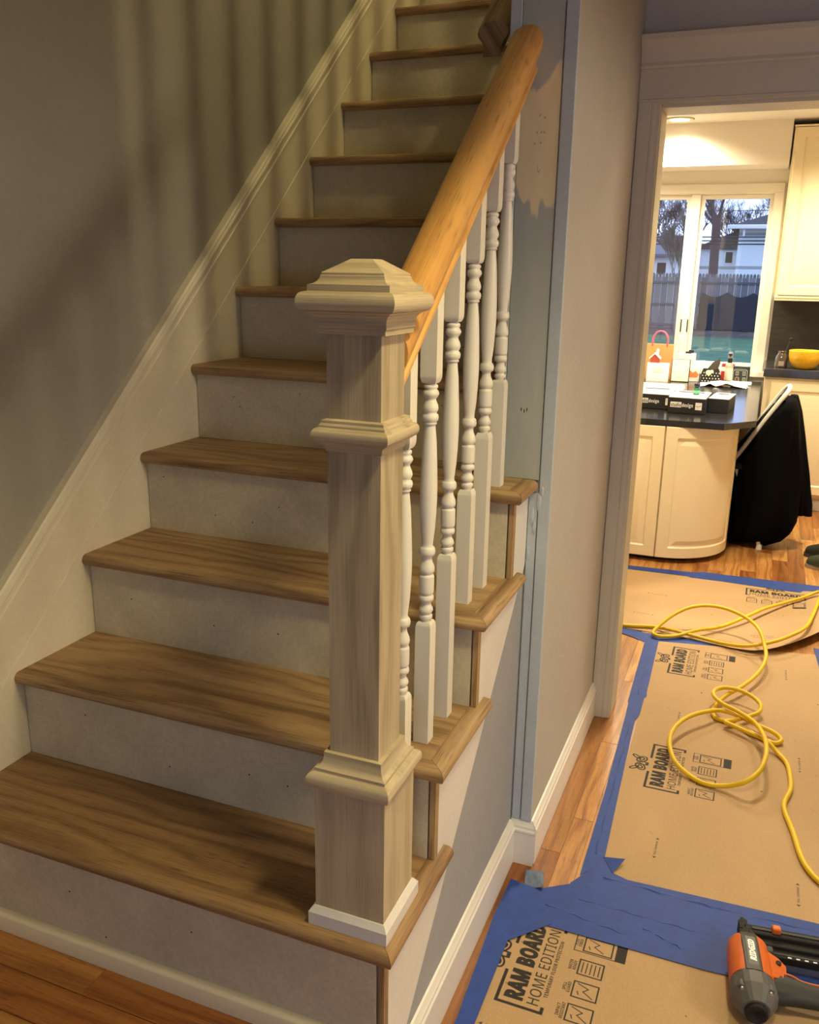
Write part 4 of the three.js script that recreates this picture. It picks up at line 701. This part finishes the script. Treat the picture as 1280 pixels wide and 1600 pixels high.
{ // sign card, small boxes, dotted bag, pump bottle, dark box
  const st = canvasTex(200, 256, (x, w, h) => { x.fillStyle = '#f4eee0'; x.fillRect(0, 0, w, h); x.strokeStyle = '#8a8068'; x.lineWidth = 2; x.beginPath(); x.moveTo(92, 46); x.lineTo(108, 46); x.stroke(); x.strokeStyle = '#96a184'; for (const s of [0, 1]) { x.beginPath(); x.arc(s ? 150 : 50, 176, 16, 0, 5); x.stroke(); } x.fillStyle = '#8a8068'; x.fillRect(70, 226, 60, 3); });
  const s = thing('sign_card', 'white framed card standing under the window mullion', 'sign', [-0.051, DY, -5.285]); s.rotation.x = -0.08;
  obj('frame', span(-0.062, 0.062, 0, 0.156, -0.012, 0, 0.002), M.dark, s);
  const g = new THREE.PlaneGeometry(0.114, 0.148); g.translate(0, 0.079, 0.0012); obj('card', g, std({ map: st, roughness: 0.6 }), s);
  const wb = thing('white_box', 'white box on edge behind the framed card at the mullion', 'box', [-0.02, DY, -5.46]);
  obj('box_body', span(-0.08, 0.05, 0, 0.185, -0.04, 0.04, 0.003), M.whitePaper, wb); obj('ribbon', [span(-0.02, 0.02, 0.185, 0.198, -0.02, 0.03, 0.003), span(0.0, 0.035, 0.188, 0.21, -0.01, 0.01, 0.004)], M.dark, wb);
  const ob = thing('snack_box', 'small white and orange box right of the framed card', 'box', [0.038, DY, -5.37]);
  obj('box_body', span(-0.036, 0.036, 0, 0.105, -0.02, 0.02, 0.002), M.whitePaper, ob); obj('picture_panel', prism([[-0.034, 0.03], [0.02, 0.03], [0.034, 0.05], [0.01, 0.075], [-0.01, 0.062], [-0.034, 0.08]], 'z', 0.02, 0.021), std({ color: col(226, 128, 74), roughness: 0.6 }), ob);
  const pd = thing('dotted_bag', 'black gift bag with white polka dots and cream bow', 'gift bag', [0.147, DY, -5.36]);
  const r = [[0.06, 0.03], [0.06, -0.03], [-0.06, -0.03], [-0.06, 0.03]];
  obj('bag_body', loft([[0, 1], [0.06, 1.02], [0.095, 0.85]].map(([y, k]) => r.map((q) => [q[0] * k, y, q[1] * k])), 0.3), M.black, pd);
  obj('tissue', loft([[0.085, 0.9, 0.004], [0.12, 0.75, 0.02], [0.155, 0.45, 0.03]].map(([y, k, o]) => r.map((q) => [q[0] * k * 0.8 + o, y + q[0] * 0.25, q[1] * k])), 0.3), std({ color: col(58, 50, 42), roughness: 0.8 }), pd);
  const dots = []; for (let i = 0; i < 6; i++) for (let j = 0; j < 4; j++) { const c = new THREE.CylinderGeometry(0.0036, 0.0036, 0.0012, 8); c.rotateX(Math.PI / 2); c.translate(-0.05 + i * 0.02 + (j % 2) * 0.008, 0.012 + j * 0.019, 0.0312); dots.push(c); } obj('dots', dots, M.whitePaper, pd);
  obj('bow', [moved(new THREE.SphereGeometry(0.02, 14, 10).scale(1, 0.9, 0.5), -0.012, 0.07, 0.036), moved(new THREE.SphereGeometry(0.012, 12, 8).scale(1, 0.9, 0.5), 0.008, 0.08, 0.036)], std({ color: col(240, 236, 190), roughness: 0.7 }), pd);
  const pb = thing('pump_bottle', 'white bottle with a black pump top and paper label', 'bottle', [0.263, DY, -5.42]);
  obj('bottle_body', lathe([[0, 0], [0.024, 0], [0.027, 0.004], [0.027, 0.115], [0.022, 0.13], [0.013, 0.138], [0, 0.138]], 24), std({ color: col(190, 178, 160), roughness: 0.3 }), pb);
  obj('label_band', lathe([[0.0272, 0.018], [0.0277, 0.019], [0.0277, 0.1], [0.0272, 0.101]], 24), std({ color: col(232, 222, 206), roughness: 0.6 }), pb);
  obj('pump', [moved(new THREE.CylinderGeometry(0.0145, 0.0155, 0.03, 18), 0, 0.153, 0), moved(new THREE.CylinderGeometry(0.006, 0.006, 0.03, 12), 0, 0.178, 0), span(-0.012, 0.012, 0.188, 0.2, -0.008, 0.03, 0.004)], M.black, pb);
  obj('cap', lathe([[0.013, 0.165], [0.0165, 0.168], [0.016, 0.2], [0.012, 0.212], [0, 0.213]], 18), new THREE.MeshPhysicalMaterial({ color: 0xf4f4f4, transmission: 0.85, roughness: 0.1, thickness: 0 }), pb);
  const rb = thing('red_box', 'red and white box standing behind the pump bottle', 'box', [0.255, DY, -5.52]);
  obj('box_body', span(-0.045, 0.04, 0, 0.12, -0.02, 0.02, 0.002), std({ color: col(178, 48, 36), roughness: 0.6 }), rb); obj('white_band', span(-0.0455, 0.0405, 0.07, 0.1, -0.0205, 0.0205), M.whitePaper, rb);
  const ht = canvasTex(256, 240, (x, w, h) => { x.fillStyle = '#16201a'; x.fillRect(0, 0, w, h); x.strokeStyle = '#c9cfc6'; x.lineWidth = 4; x.strokeRect(28, 50, 200, 182); x.beginPath(); x.moveTo(28, 50); x.lineTo(48, 30); x.lineTo(208, 30); x.lineTo(228, 50); x.stroke(); for (const [a, b] of [[60, 70], [162, 70], [166, 160]]) { x.strokeRect(a, b, 40, 52); x.beginPath(); x.moveTo(a + 20, b); x.lineTo(a + 20, b + 52); x.stroke(); } x.fillStyle = '#5a3a2a'; x.beginPath(); x.moveTo(56, 232); x.lineTo(56, 180); x.arc(84, 180, 28, Math.PI, 0); x.lineTo(112, 232); x.fill(); x.stroke(); });
  const db = thing('dark_box', 'dark green box printed with a line drawing of a house', 'box', [0.34, DY, -5.45]);
  obj('box_body', span(-0.06, 0.06, 0, 0.112, -0.03, 0.03, 0.002), std({ color: col(26, 36, 30), roughness: 0.6 }), db);
  const hg = new THREE.PlaneGeometry(0.114, 0.106); hg.translate(0, 0.056, 0.0308); obj('printed_front', hg, std({ map: ht, roughness: 0.6 }), db);
}
// ------------------------------------------------------------------ chair with a jacket, shoes
{
  const c = thing('desk_chair', 'white tube framed chair at the desk, mostly hidden by a black jacket', 'chair', [0.5, 0, -4.13]);
  const wt = std({ color: col(226, 222, 212), roughness: 0.4 });
  const zs = [0.14, -0.16];
  obj('back_frame', tube([[-0.15, 0.45, zs[0]], [-0.09, 0.54, zs[0]], [-0.02, 0.66, zs[0]], [0.08, 0.83, zs[0]], [0.11, 0.875, zs[0] - 0.02], [0.125, 0.895, zs[0] - 0.07], [0.128, 0.9, -0.01], [0.125, 0.895, zs[1] + 0.07], [0.11, 0.875, zs[1] + 0.02], [0.08, 0.83, zs[1]], [-0.02, 0.66, zs[1]], [-0.15, 0.45, zs[1]]], 0.0125, 120, 10), wt, c);
  for (const z of zs) { obj('leg', bar([0.07, 0.02, z], [-0.1, 0.46, z], 0.011), wt, c); obj('leg', bar([-0.42, 0.02, z], [-0.3, 0.46, z], 0.011), wt, c); obj('foot', moved(new THREE.CylinderGeometry(0.015, 0.017, 0.03, 14), 0.07, 0.015, z), wt, c); obj('foot', moved(new THREE.CylinderGeometry(0.015, 0.017, 0.03, 14), -0.42, 0.015, z), wt, c); }
  obj('seat', span(-0.42, -0.03, 0.45, 0.485, -0.19, 0.17, 0.012), M.black, c);
  // jacket draped over the back
  const j = thing('jacket', 'black jacket draped over the white chair back, reaching the floor', 'jacket', [0, 0, -4.13]);
  const n = 44, ringOf = (y, x0, x1, d, k, zc = 0) => Array.from({ length: n }, (_, i) => { const a = 2 * Math.PI * i / n, w = (x1 - x0) / 2, f = 1 + (0.075 * Math.sin(a * 7 + y * 6 + k) + 0.05 * Math.sin(a * 12 - y * 9)) * clamp((0.82 - y) * 3); return [(x0 + x1) / 2 + w * f * Math.sign(Math.cos(a)) * Math.pow(Math.abs(Math.cos(a)), 0.8), y + 0.012 * Math.sin(a * 3 + k) * clamp(1 - y * 3), zc + d * f * Math.sign(Math.sin(a)) * Math.pow(Math.abs(Math.sin(a)), 0.8)]; });
  const jm = new THREE.MeshPhysicalMaterial({ map: mottle([11, 11, 12], 0.3, 0.2, 41), roughness: 1, specularIntensity: 0.15 });
  obj('body', loft([ringOf(0.842, 0.63, 0.65, 0.08, 0), ringOf(0.835, 0.603, 0.672, 0.16, 0), ringOf(0.79, 0.548, 0.69, 0.19, 0.4), ringOf(0.72, 0.5, 0.70, 0.2, 0.8), ringOf(0.64, 0.455, 0.712, 0.205, 1.2), ringOf(0.575, 0.42, 0.722, 0.205, 1.6), ringOf(0.545, 0.39, 0.726, 0.205, 1.7), ringOf(0.5, 0.385, 0.73, 0.205, 1.8), ringOf(0.4, 0.384, 0.742, 0.205, 2.1), ringOf(0.28, 0.384, 0.75, 0.205, 2.6), ringOf(0.17, 0.386, 0.752, 0.2, 3), ringOf(0.11, 0.386, 0.735, 0.185, 3.3), ringOf(0.06, 0.386, 0.69, 0.165, 3.4), ringOf(0.022, 0.388, 0.61, 0.14, 3.5)], 1.2), jm, j);
  obj('sleeve', loft([ringOf(0.84, 0.64, 0.682, 0.07, 1, -0.12), ringOf(0.76, 0.62, 0.71, 0.09, 1.4, -0.1), ringOf(0.62, 0.62, 0.742, 0.1, 2, -0.09), ringOf(0.42, 0.625, 0.785, 0.1, 2.6, -0.08), ringOf(0.25, 0.63, 0.82, 0.1, 3.2, -0.075), ringOf(0.185, 0.635, 0.828, 0.1, 3.4, -0.075)], 1.2), jm, j);
  obj('collar', tube([[0.6, 0.825, 0.13], [0.585, 0.81, 0.06], [0.58, 0.80, 0], [0.585, 0.81, -0.06], [0.6, 0.825, -0.13]], 0.018, 40, 10), jm, j);
}
{
  const up = std({ map: mottle([62, 70, 52], 0.4, 0.05, 44), roughness: 0.95 }), sole = std({ color: col(150, 140, 120), roughness: 0.8 });
  const shoe = (z, label, turn, m2, so) => {
    const t = thing('shoe', label, 'shoe', [0.812, 0.0002, z], turn, 'dark green shoes on the kitchen floor');
    const sec = (x, w, h, lo) => Array.from({ length: 20 }, (_, k) => { const a = 2 * Math.PI * k / 20, s = Math.sin(a); return [x, s > 0 ? lo + (h - lo) * Math.pow(s, 0.7) : lo + 0.002 * s, w * Math.sign(Math.cos(a)) * Math.pow(Math.abs(Math.cos(a)), 0.75)]; });
    obj('upper', loft([sec(-0.004, 0.012, 0.035, 0.02), sec(0.004, 0.028, 0.05, 0.02), sec(0.025, 0.04, 0.06, 0.02), sec(0.06, 0.047, 0.07, 0.02), sec(0.1, 0.048, 0.082, 0.02), sec(0.14, 0.045, 0.098, 0.02), sec(0.19, 0.04, 0.105, 0.02), sec(0.25, 0.037, 0.103, 0.02), sec(0.28, 0.03, 0.1, 0.02), sec(0.288, 0.015, 0.09, 0.02)], 1.0), m2, t);
    const o = []; for (let k = 0; k < 32; k++) { const a = 2 * Math.PI * k / 32, c = Math.cos(a), s = Math.sin(a); o.push([0.142 - 0.152 * c, (0.041 + 0.009 * c) * Math.sign(s) * Math.pow(Math.abs(s), 0.6)]); }
    obj('sole', prism(o, 'y', 0, 0.02, 0.5), so, t);
    obj('opening', (() => { const g = new THREE.TorusGeometry(0.03, 0.006, 8, 24); g.rotateX(Math.PI / 2); g.scale(1.6, 1, 0.95); g.translate(0.21, 0.1, 0); return g; })(), m2, t);
  };
  shoe(-3.98, 'dark shoe cut by the frame edge, the one nearer the cabinets', 0.04, std({ color: col(34, 36, 28), roughness: 0.95 }), std({ color: col(60, 58, 48), roughness: 0.8 }));
  shoe(-3.775, 'green suede shoe with pale sole, the one nearer the cardboard sheet', 0.06, up, sole);
}

// ------------------------------------------------------------------ hall lamp, foyer fill light, living room lamp, upstairs lamp
downlight('hall_light', 0.64, CEIL - 0.001, 0.16, 'round recessed ceiling light over the hall beside the stairs', LAMPS.hall, WARM, 0.085, 1.02);
downlight('foyer_fill', 0.1, CEIL - 0.001, 2.05, 'unseen fill light added in the foyer ceiling behind the viewer', LAMPS.foyer, WARM, 0.085);  // unseen lamp added as weak fill for the left wall and risers
function globeLamp(name, label, x, y, z, I, color, stem, size) {
  const t = thing(name, label, 'lamp', [x, y, z]);
  const gr = size * 0.02; const s = new THREE.SphereGeometry(gr * 0.86, 28, 18); obj('globe', s, std({ color: 0xffffff, emissive: color, emissiveIntensity: 5, roughness: 0.5 }), t);
  obj('stem', stem > 0 ? [bar([0, gr * 0.8, 0], [0, stem, 0], 0.008), moved(new THREE.CylinderGeometry(0.05, 0.05, 0.02, 20), 0, stem - 0.01, 0)] : [bar([0, -0.055, 0], [0, stem + 0.03, 0], 0.012), moved(new THREE.CylinderGeometry(0.13, 0.14, 0.03, 24), 0, stem + 0.015, 0)], M.metal, t);
  const l = new THREE.PointLight(color, I, 0, 2); l.shadow.radius = size; l.name = 'lamp_light'; t.add(l); return t;
}
globeLamp('globe_lamp', 'glowing globe lamp hanging in the room right of the hall', 3.0, 2.1, -0.3, LAMPS.living, WARM_LIVING, CEIL - 2.1, 11);
globeLamp('upstairs_lamp', 'glowing globe lamp hanging upstairs over the landing', 1.05, 4.5, -1.0, LAMPS.upstairs, WARM, ROOF - 4.5, 2);
{ // railing along the upstairs landing
  const t = thing('upstairs_railing', 'white balustrade along the upstairs landing over the stairwell', 'railing', [-0.03, UP, 0]);
  obj('top_rail', uvm(span(-0.03, 0.03, 0.88, 0.94, -2.75, -0.845, 0.012), 'z'), M.rail, t);
  obj('bottom_rail', span(-0.02, 0.02, 0.0005, 0.06, -2.75, -0.845, 0.005), M.white, t);
  for (let k = 0; k < 18; k++) obj('spindle', span(-0.016, 0.016, 0.06, 0.88, -0.9 - 0.102 * k - 0.016, -0.9 - 0.102 * k + 0.016, 0.003), M.white, t);
}
{ // window of the room on the right: dusk sky, plus an added area light at the pane
  const v = structGroup('window_2'), e = (x0, x1, y0, y1) => span(x0, x1, y0, y1, 2.6, 2.66, 0.003);
  obj('window_frame', [e(2.1, 3.0, 0.5, 0.54), e(2.1, 3.0, 2.06, 2.1), e(2.1, 2.14, 0.54, 2.06), e(2.96, 3.0, 0.54, 2.06), e(2.53, 2.57, 0.54, 2.06)], M.white, v);
  obj('window_pane', span(2.14, 2.53, 0.54, 2.06, 2.64, 2.644), M.glass, v); obj('window_pane', span(2.57, 2.96, 0.54, 2.06, 2.64, 2.644), M.glass, v);
  const b = new THREE.RectAreaLight(COOL, DAYLIGHT_LIVING, 0.8, 1.5); b.position.set(2.55, 1.3, 2.585); b.lookAt(2.55, 1.3, 0); b.name = 'added_daylight'; scene.add(b);  // cool area light added inside the pane to strengthen the sky
  const d = structGroup('window_3'); obj('window_frame', [e(0.55, 1.25, 0.22, 0.26), e(0.55, 1.25, 1.11, 1.15), e(0.55, 0.59, 0.26, 1.11), e(1.21, 1.25, 0.26, 1.11)], M.white, d); obj('window_pane', span(0.59, 1.21, 0.26, 1.11, 2.64, 2.644), M.glass, d);
  const c = new THREE.RectAreaLight(COOL, DAYLIGHT_LOW, 0.62, 0.85); c.position.set(0.9, 0.685, 2.585); c.lookAt(0.9, 0.685, 0); c.name = 'added_daylight'; scene.add(c);  // cool area light added at the unseen low window
}

// ------------------------------------------------------------------ garden beyond the kitchen window
{
  const ground = std({ map: mottle([66, 104, 74], 0.4, 1.6, 60), roughness: 1 });
  struct('lawn', uvm(span(-30, 30, -0.6, -0.2, -26.6, -5.85)), ground, 'green lawn behind the house');
  struct('garden_bed', uvm(merge([prism([[-26.4, -0.2], [-27.0, -0.02], [-60, -0.02], [-60, -0.6], [-26.4, -0.6]], 'x', -30, 30)])), std({ map: mottle([84, 78, 76], 0.5, 1.2, 61), roughness: 1 }), 'bare bed along the fence');
  const f = thing('garden_fence', 'grey wooden picket-topped fence across the back garden', 'fence', [0, 0, -27.0]);
  const fenceTones = [[104, 102, 106], [94, 94, 100], [112, 110, 110], [86, 86, 94]].map((c) => std({ map: mottle(c, 0.35, 0.4, 63), roughness: 0.95 }));
  for (let k = 0; k < 52; k++) { const x = -6.6 + k * 0.19; obj('picket', prism([[x + 0.004, -0.02], [x + 0.186, -0.02], [x + 0.186, 1.48], [x + 0.004, 1.48]], 'z', -0.01, 0.012), fenceTones[k % 4], f); }
  for (let k = 0; k < 104; k++) { const x = -6.6 + k * 0.095; obj('picket_top', prism([[x + 0.008, 1.48], [x + 0.087, 1.48], [x + 0.087, 1.55], [x + 0.06, 1.595], [x + 0.035, 1.595], [x + 0.008, 1.55]], 'z', -0.006, 0.01), fenceTones[(k * 3) % 4], f); }
  for (const y of [1.30, 0.66, 0.06]) obj('rail', span(-6.6, 3.3, y, y + 0.06, 0.012, 0.05), fenceTones[3], f);
  obj('post', span(-1.62, -1.48, -0.02, 1.5, 0.02, 0.14), fenceTones[0], f);
  // thin dark sheet with a scalloped upper edge, before part of the fence
  const sc = [[-1.4, 0.02]]; for (let k = 0; k <= 60; k++) { const x = -1.4 + k * 0.055; sc.push([x, 1.07 - 0.14 * Math.abs(Math.sin((x + 1.4) * 4.4))]); } sc.push([1.9, 0.02]);
  tag(obj('garden_sheeting', prism(sc, 'z', -26.88, -26.86), std({ color: col(46, 47, 56), roughness: 0.95 })), 'thin dark sheet with a scalloped top edge before the fence', 'sheeting');
  const s = 36 / 33.1;
  const X = (x) => 0.467 + (x - 0.467) * s, Y = (y) => 1.469 + (y - 1.469) * s;
  const h = thing('neighbour_house', 'white neighbour house with a dark hip roof behind the fence', 'house', [0, 0, -35]);
  const siding = std({ map: dataTex(16, 64, (u, v) => { const k = v < 0.09 ? 0.72 : 1; return [232 * k, 240 * k, 242 * k]; }), roughness: 0.9 }); siding.map.repeat.set(1, 1 / 1.2);
  obj('wall', uvm(merge([span(X(-0.74), 9, -0.02, Y(3.1), -5, 0), span(-2.4, X(-0.74), -0.02, 2.6, -5, -1.5)])), siding, h);
  const roofM = std({ color: col(66, 66, 74), roughness: 0.9 });
  const ex = X(-1.06), ey = Y(3.16);
  obj('roof', triGeo([[[ex, ey, 0.6], [9.5, ey, 0.6], [3.0, ey + 1.5, -2.4]], [[ex, ey, 0.6], [3.0, ey + 1.5, -2.4], [ex, ey, -5.4]], [[9.5, ey, 0.6], [9.5, ey, -5.4], [3.0, ey + 1.5, -2.4]], [[ex, ey, -5.4], [3.0, ey + 1.5, -2.4], [9.5, ey, -5.4]], [[ex, ey, 0.6], [ex, ey, -5.4], [9.5, ey, -5.4]], [[ex, ey, 0.6], [9.5, ey, -5.4], [9.5, ey, 0.6]]]), roofM, h);
  obj('gutter', [span(ex - 0.06, 9.6, ey - 0.1, ey + 0.05, 0.56, 0.72, 0.03), span(X(-0.6), X(-0.54), ey - 0.35, ey - 0.08, 0.5, 0.58)], M.whitePaper, h);
  obj('low_roof', prism([[-2.6, 2.55], [X(-0.74), 2.55], [X(-0.74), 3.3]], 'z', -5, -1.3), roofM, h);
  const win = obj('window', span(-1.35, -1.0, 2.0, 2.5, -1.52, -1.45), M.whitePaper, h); obj('pane', span(-1.3, -1.05, 2.05, 2.45, -1.46, -1.43), M.dark, win);
  const g = thing('garage', 'pale low neighbour garage with one small window behind the fence', 'garage', [0, 0, -35]);
  obj('wall', span(-9, -2.9, -0.02, Y(2.2), -4, 0.0), siding, g);
  obj('roof', prism([[0.5, Y(2.2) - 0.05], [0.5, Y(2.25)], [-2, Y(2.95)], [-4.5, Y(2.25)], [-4.5, Y(2.2) - 0.05]], 'x', -9.2, -2.7), std({ color: col(104, 104, 116), roughness: 0.9 }), g);
  const gw = obj('window', span(X(-3.45), X(-2.95), Y(1.5), Y(2.02), 0, 0.06), M.whitePaper, g); obj('pane', span(X(-3.36), X(-3.06), Y(1.56), Y(1.96), 0.05, 0.08), M.dark, gw);
  // trees
  const bark = std({ color: col(70, 66, 72), roughness: 1 }), bark2 = std({ color: col(120, 112, 112), roughness: 1 });
  const tree = (name, label, x, z, H0, r0, lean, spread, depth, mat, sd) => {
    let q = sd; const r = () => (q = (q * 16807) % 2147483647, q / 2147483647);
    const t = thing(name, label, 'tree', [x, z < -26.4 ? -0.02 : -0.2, z]), br = [];
    const limb = (p, d, len, rad, dep) => {
      const e = p.clone().addScaledVector(d, len), g = new THREE.CylinderGeometry(rad * 0.62, rad, len, dep > depth - 2 ? 8 : 4, 1, true);
      g.applyQuaternion(new THREE.Quaternion().setFromUnitVectors(new THREE.Vector3(0, 1, 0), d)); g.translate((p.x + e.x) / 2, (p.y + e.y) / 2, (p.z + e.z) / 2); br.push(g);
      if (!dep) return; const k = 2 + (r() > 0.35 ? 1 : 0) + (dep > 2 ? 1 : 0);
      for (let i = 0; i < k; i++) { const dd = d.clone().add(new THREE.Vector3(r() - 0.5, r() * 0.35, r() - 0.5).multiplyScalar(spread)).normalize(); limb(p.clone().addScaledVector(d, len * (0.55 + 0.45 * r())), dd, len * (0.55 + 0.3 * r()), Math.max(0.005, rad * 0.42), dep - 1); }
    };
    const top = new THREE.Vector3(lean, H0, 0), tr = new THREE.CylinderGeometry(r0 * 0.85, r0, H0, 12); tr.translate(0, H0 / 2, 0); { const p = tr.attributes.position; for (let i = 0; i < p.count; i++) p.setX(i, p.getX(i) + lean * p.getY(i) / H0); }
    obj('trunk', tr, mat, t);
    for (let i = 0; i < 6; i++) { const d = new THREE.Vector3(lean * 0.2 + (r() - 0.5) * spread, 0.7 + r() * 0.5, (r() - 0.5) * spread).normalize(); limb(top.clone().multiplyScalar(0.82 + 0.18 * r()), d, H0 * (0.26 + 0.14 * r()), r0 * 0.3, depth); }
    obj('branches', br, mat, t);
  };
  tree('garden_tree', 'thick bare tree trunk with dark branches before the white house', -1.42, -32.5, 3.6, 0.17, -0.12, 1.2, 6, bark, 77);
  tree('garden_tree', 'thin pale bare sapling on the lawn in the left pane', -1.42, -20, 1.55, 0.04, -0.08, 0.6, 5, bark2, 1234);
  tree('garden_tree', 'bare spreading tree behind the garage roof', -4.8, -46, 3.0, 0.2, 0.1, 1.3, 5, bark, 4321);
  tree('garden_tree', 'bare tree whose twigs rise over the hip roof', 1.6, -48, 3.4, 0.2, 0.1, 1.3, 5, bark, 991);
  tree('garden_tree', 'bare tree between the two houses', -1.6, -52, 3.2, 0.17, 0.0, 1.3, 5, bark, 555);
  tree('garden_tree', 'bare tree far left behind the garage', -7.5, -48, 3.4, 0.18, 0, 1.3, 5, bark, 8111);
  tree('garden_tree', 'bare tree far behind, right of the thick trunk', -0.2, -55, 3.8, 0.18, 0, 1.4, 5, bark, 6577);
  tree('garden_tree', 'bare tree far behind, left of the thick trunk', -4.0, -56, 4.0, 0.18, 0, 1.4, 5, bark, 3323);
  const wires = [[2.807, 0.022], [2.684, 0.022], [2.573, 0.022], [3.665, 0.012]];
  wires.forEach(([y, r], k) => tag(obj('power_line', bar([-14, 1.469 + (y - 1.469) * 29.6 / 33.1, -28.5 - k * 0.02], [14, 1.469 + (y - 1.469) * 29.6 / 33.1 + 0.04, -28.5 - k * 0.02], r, 6), M.dark), ['highest of the three thick black power lines over the fence', 'middle one of the three thick black power lines', 'lowest of the three thick black power lines over the fence', 'thin single power line high above the others'][k], 'power line', 'power lines over the fence'));
}

scene.traverse((o) => { if (o.isMesh) { o.castShadow = true; o.receiveShadow = true; } if (o.isPointLight || o.isSpotLight) o.castShadow = true; });
renderer.render(scene, camera);
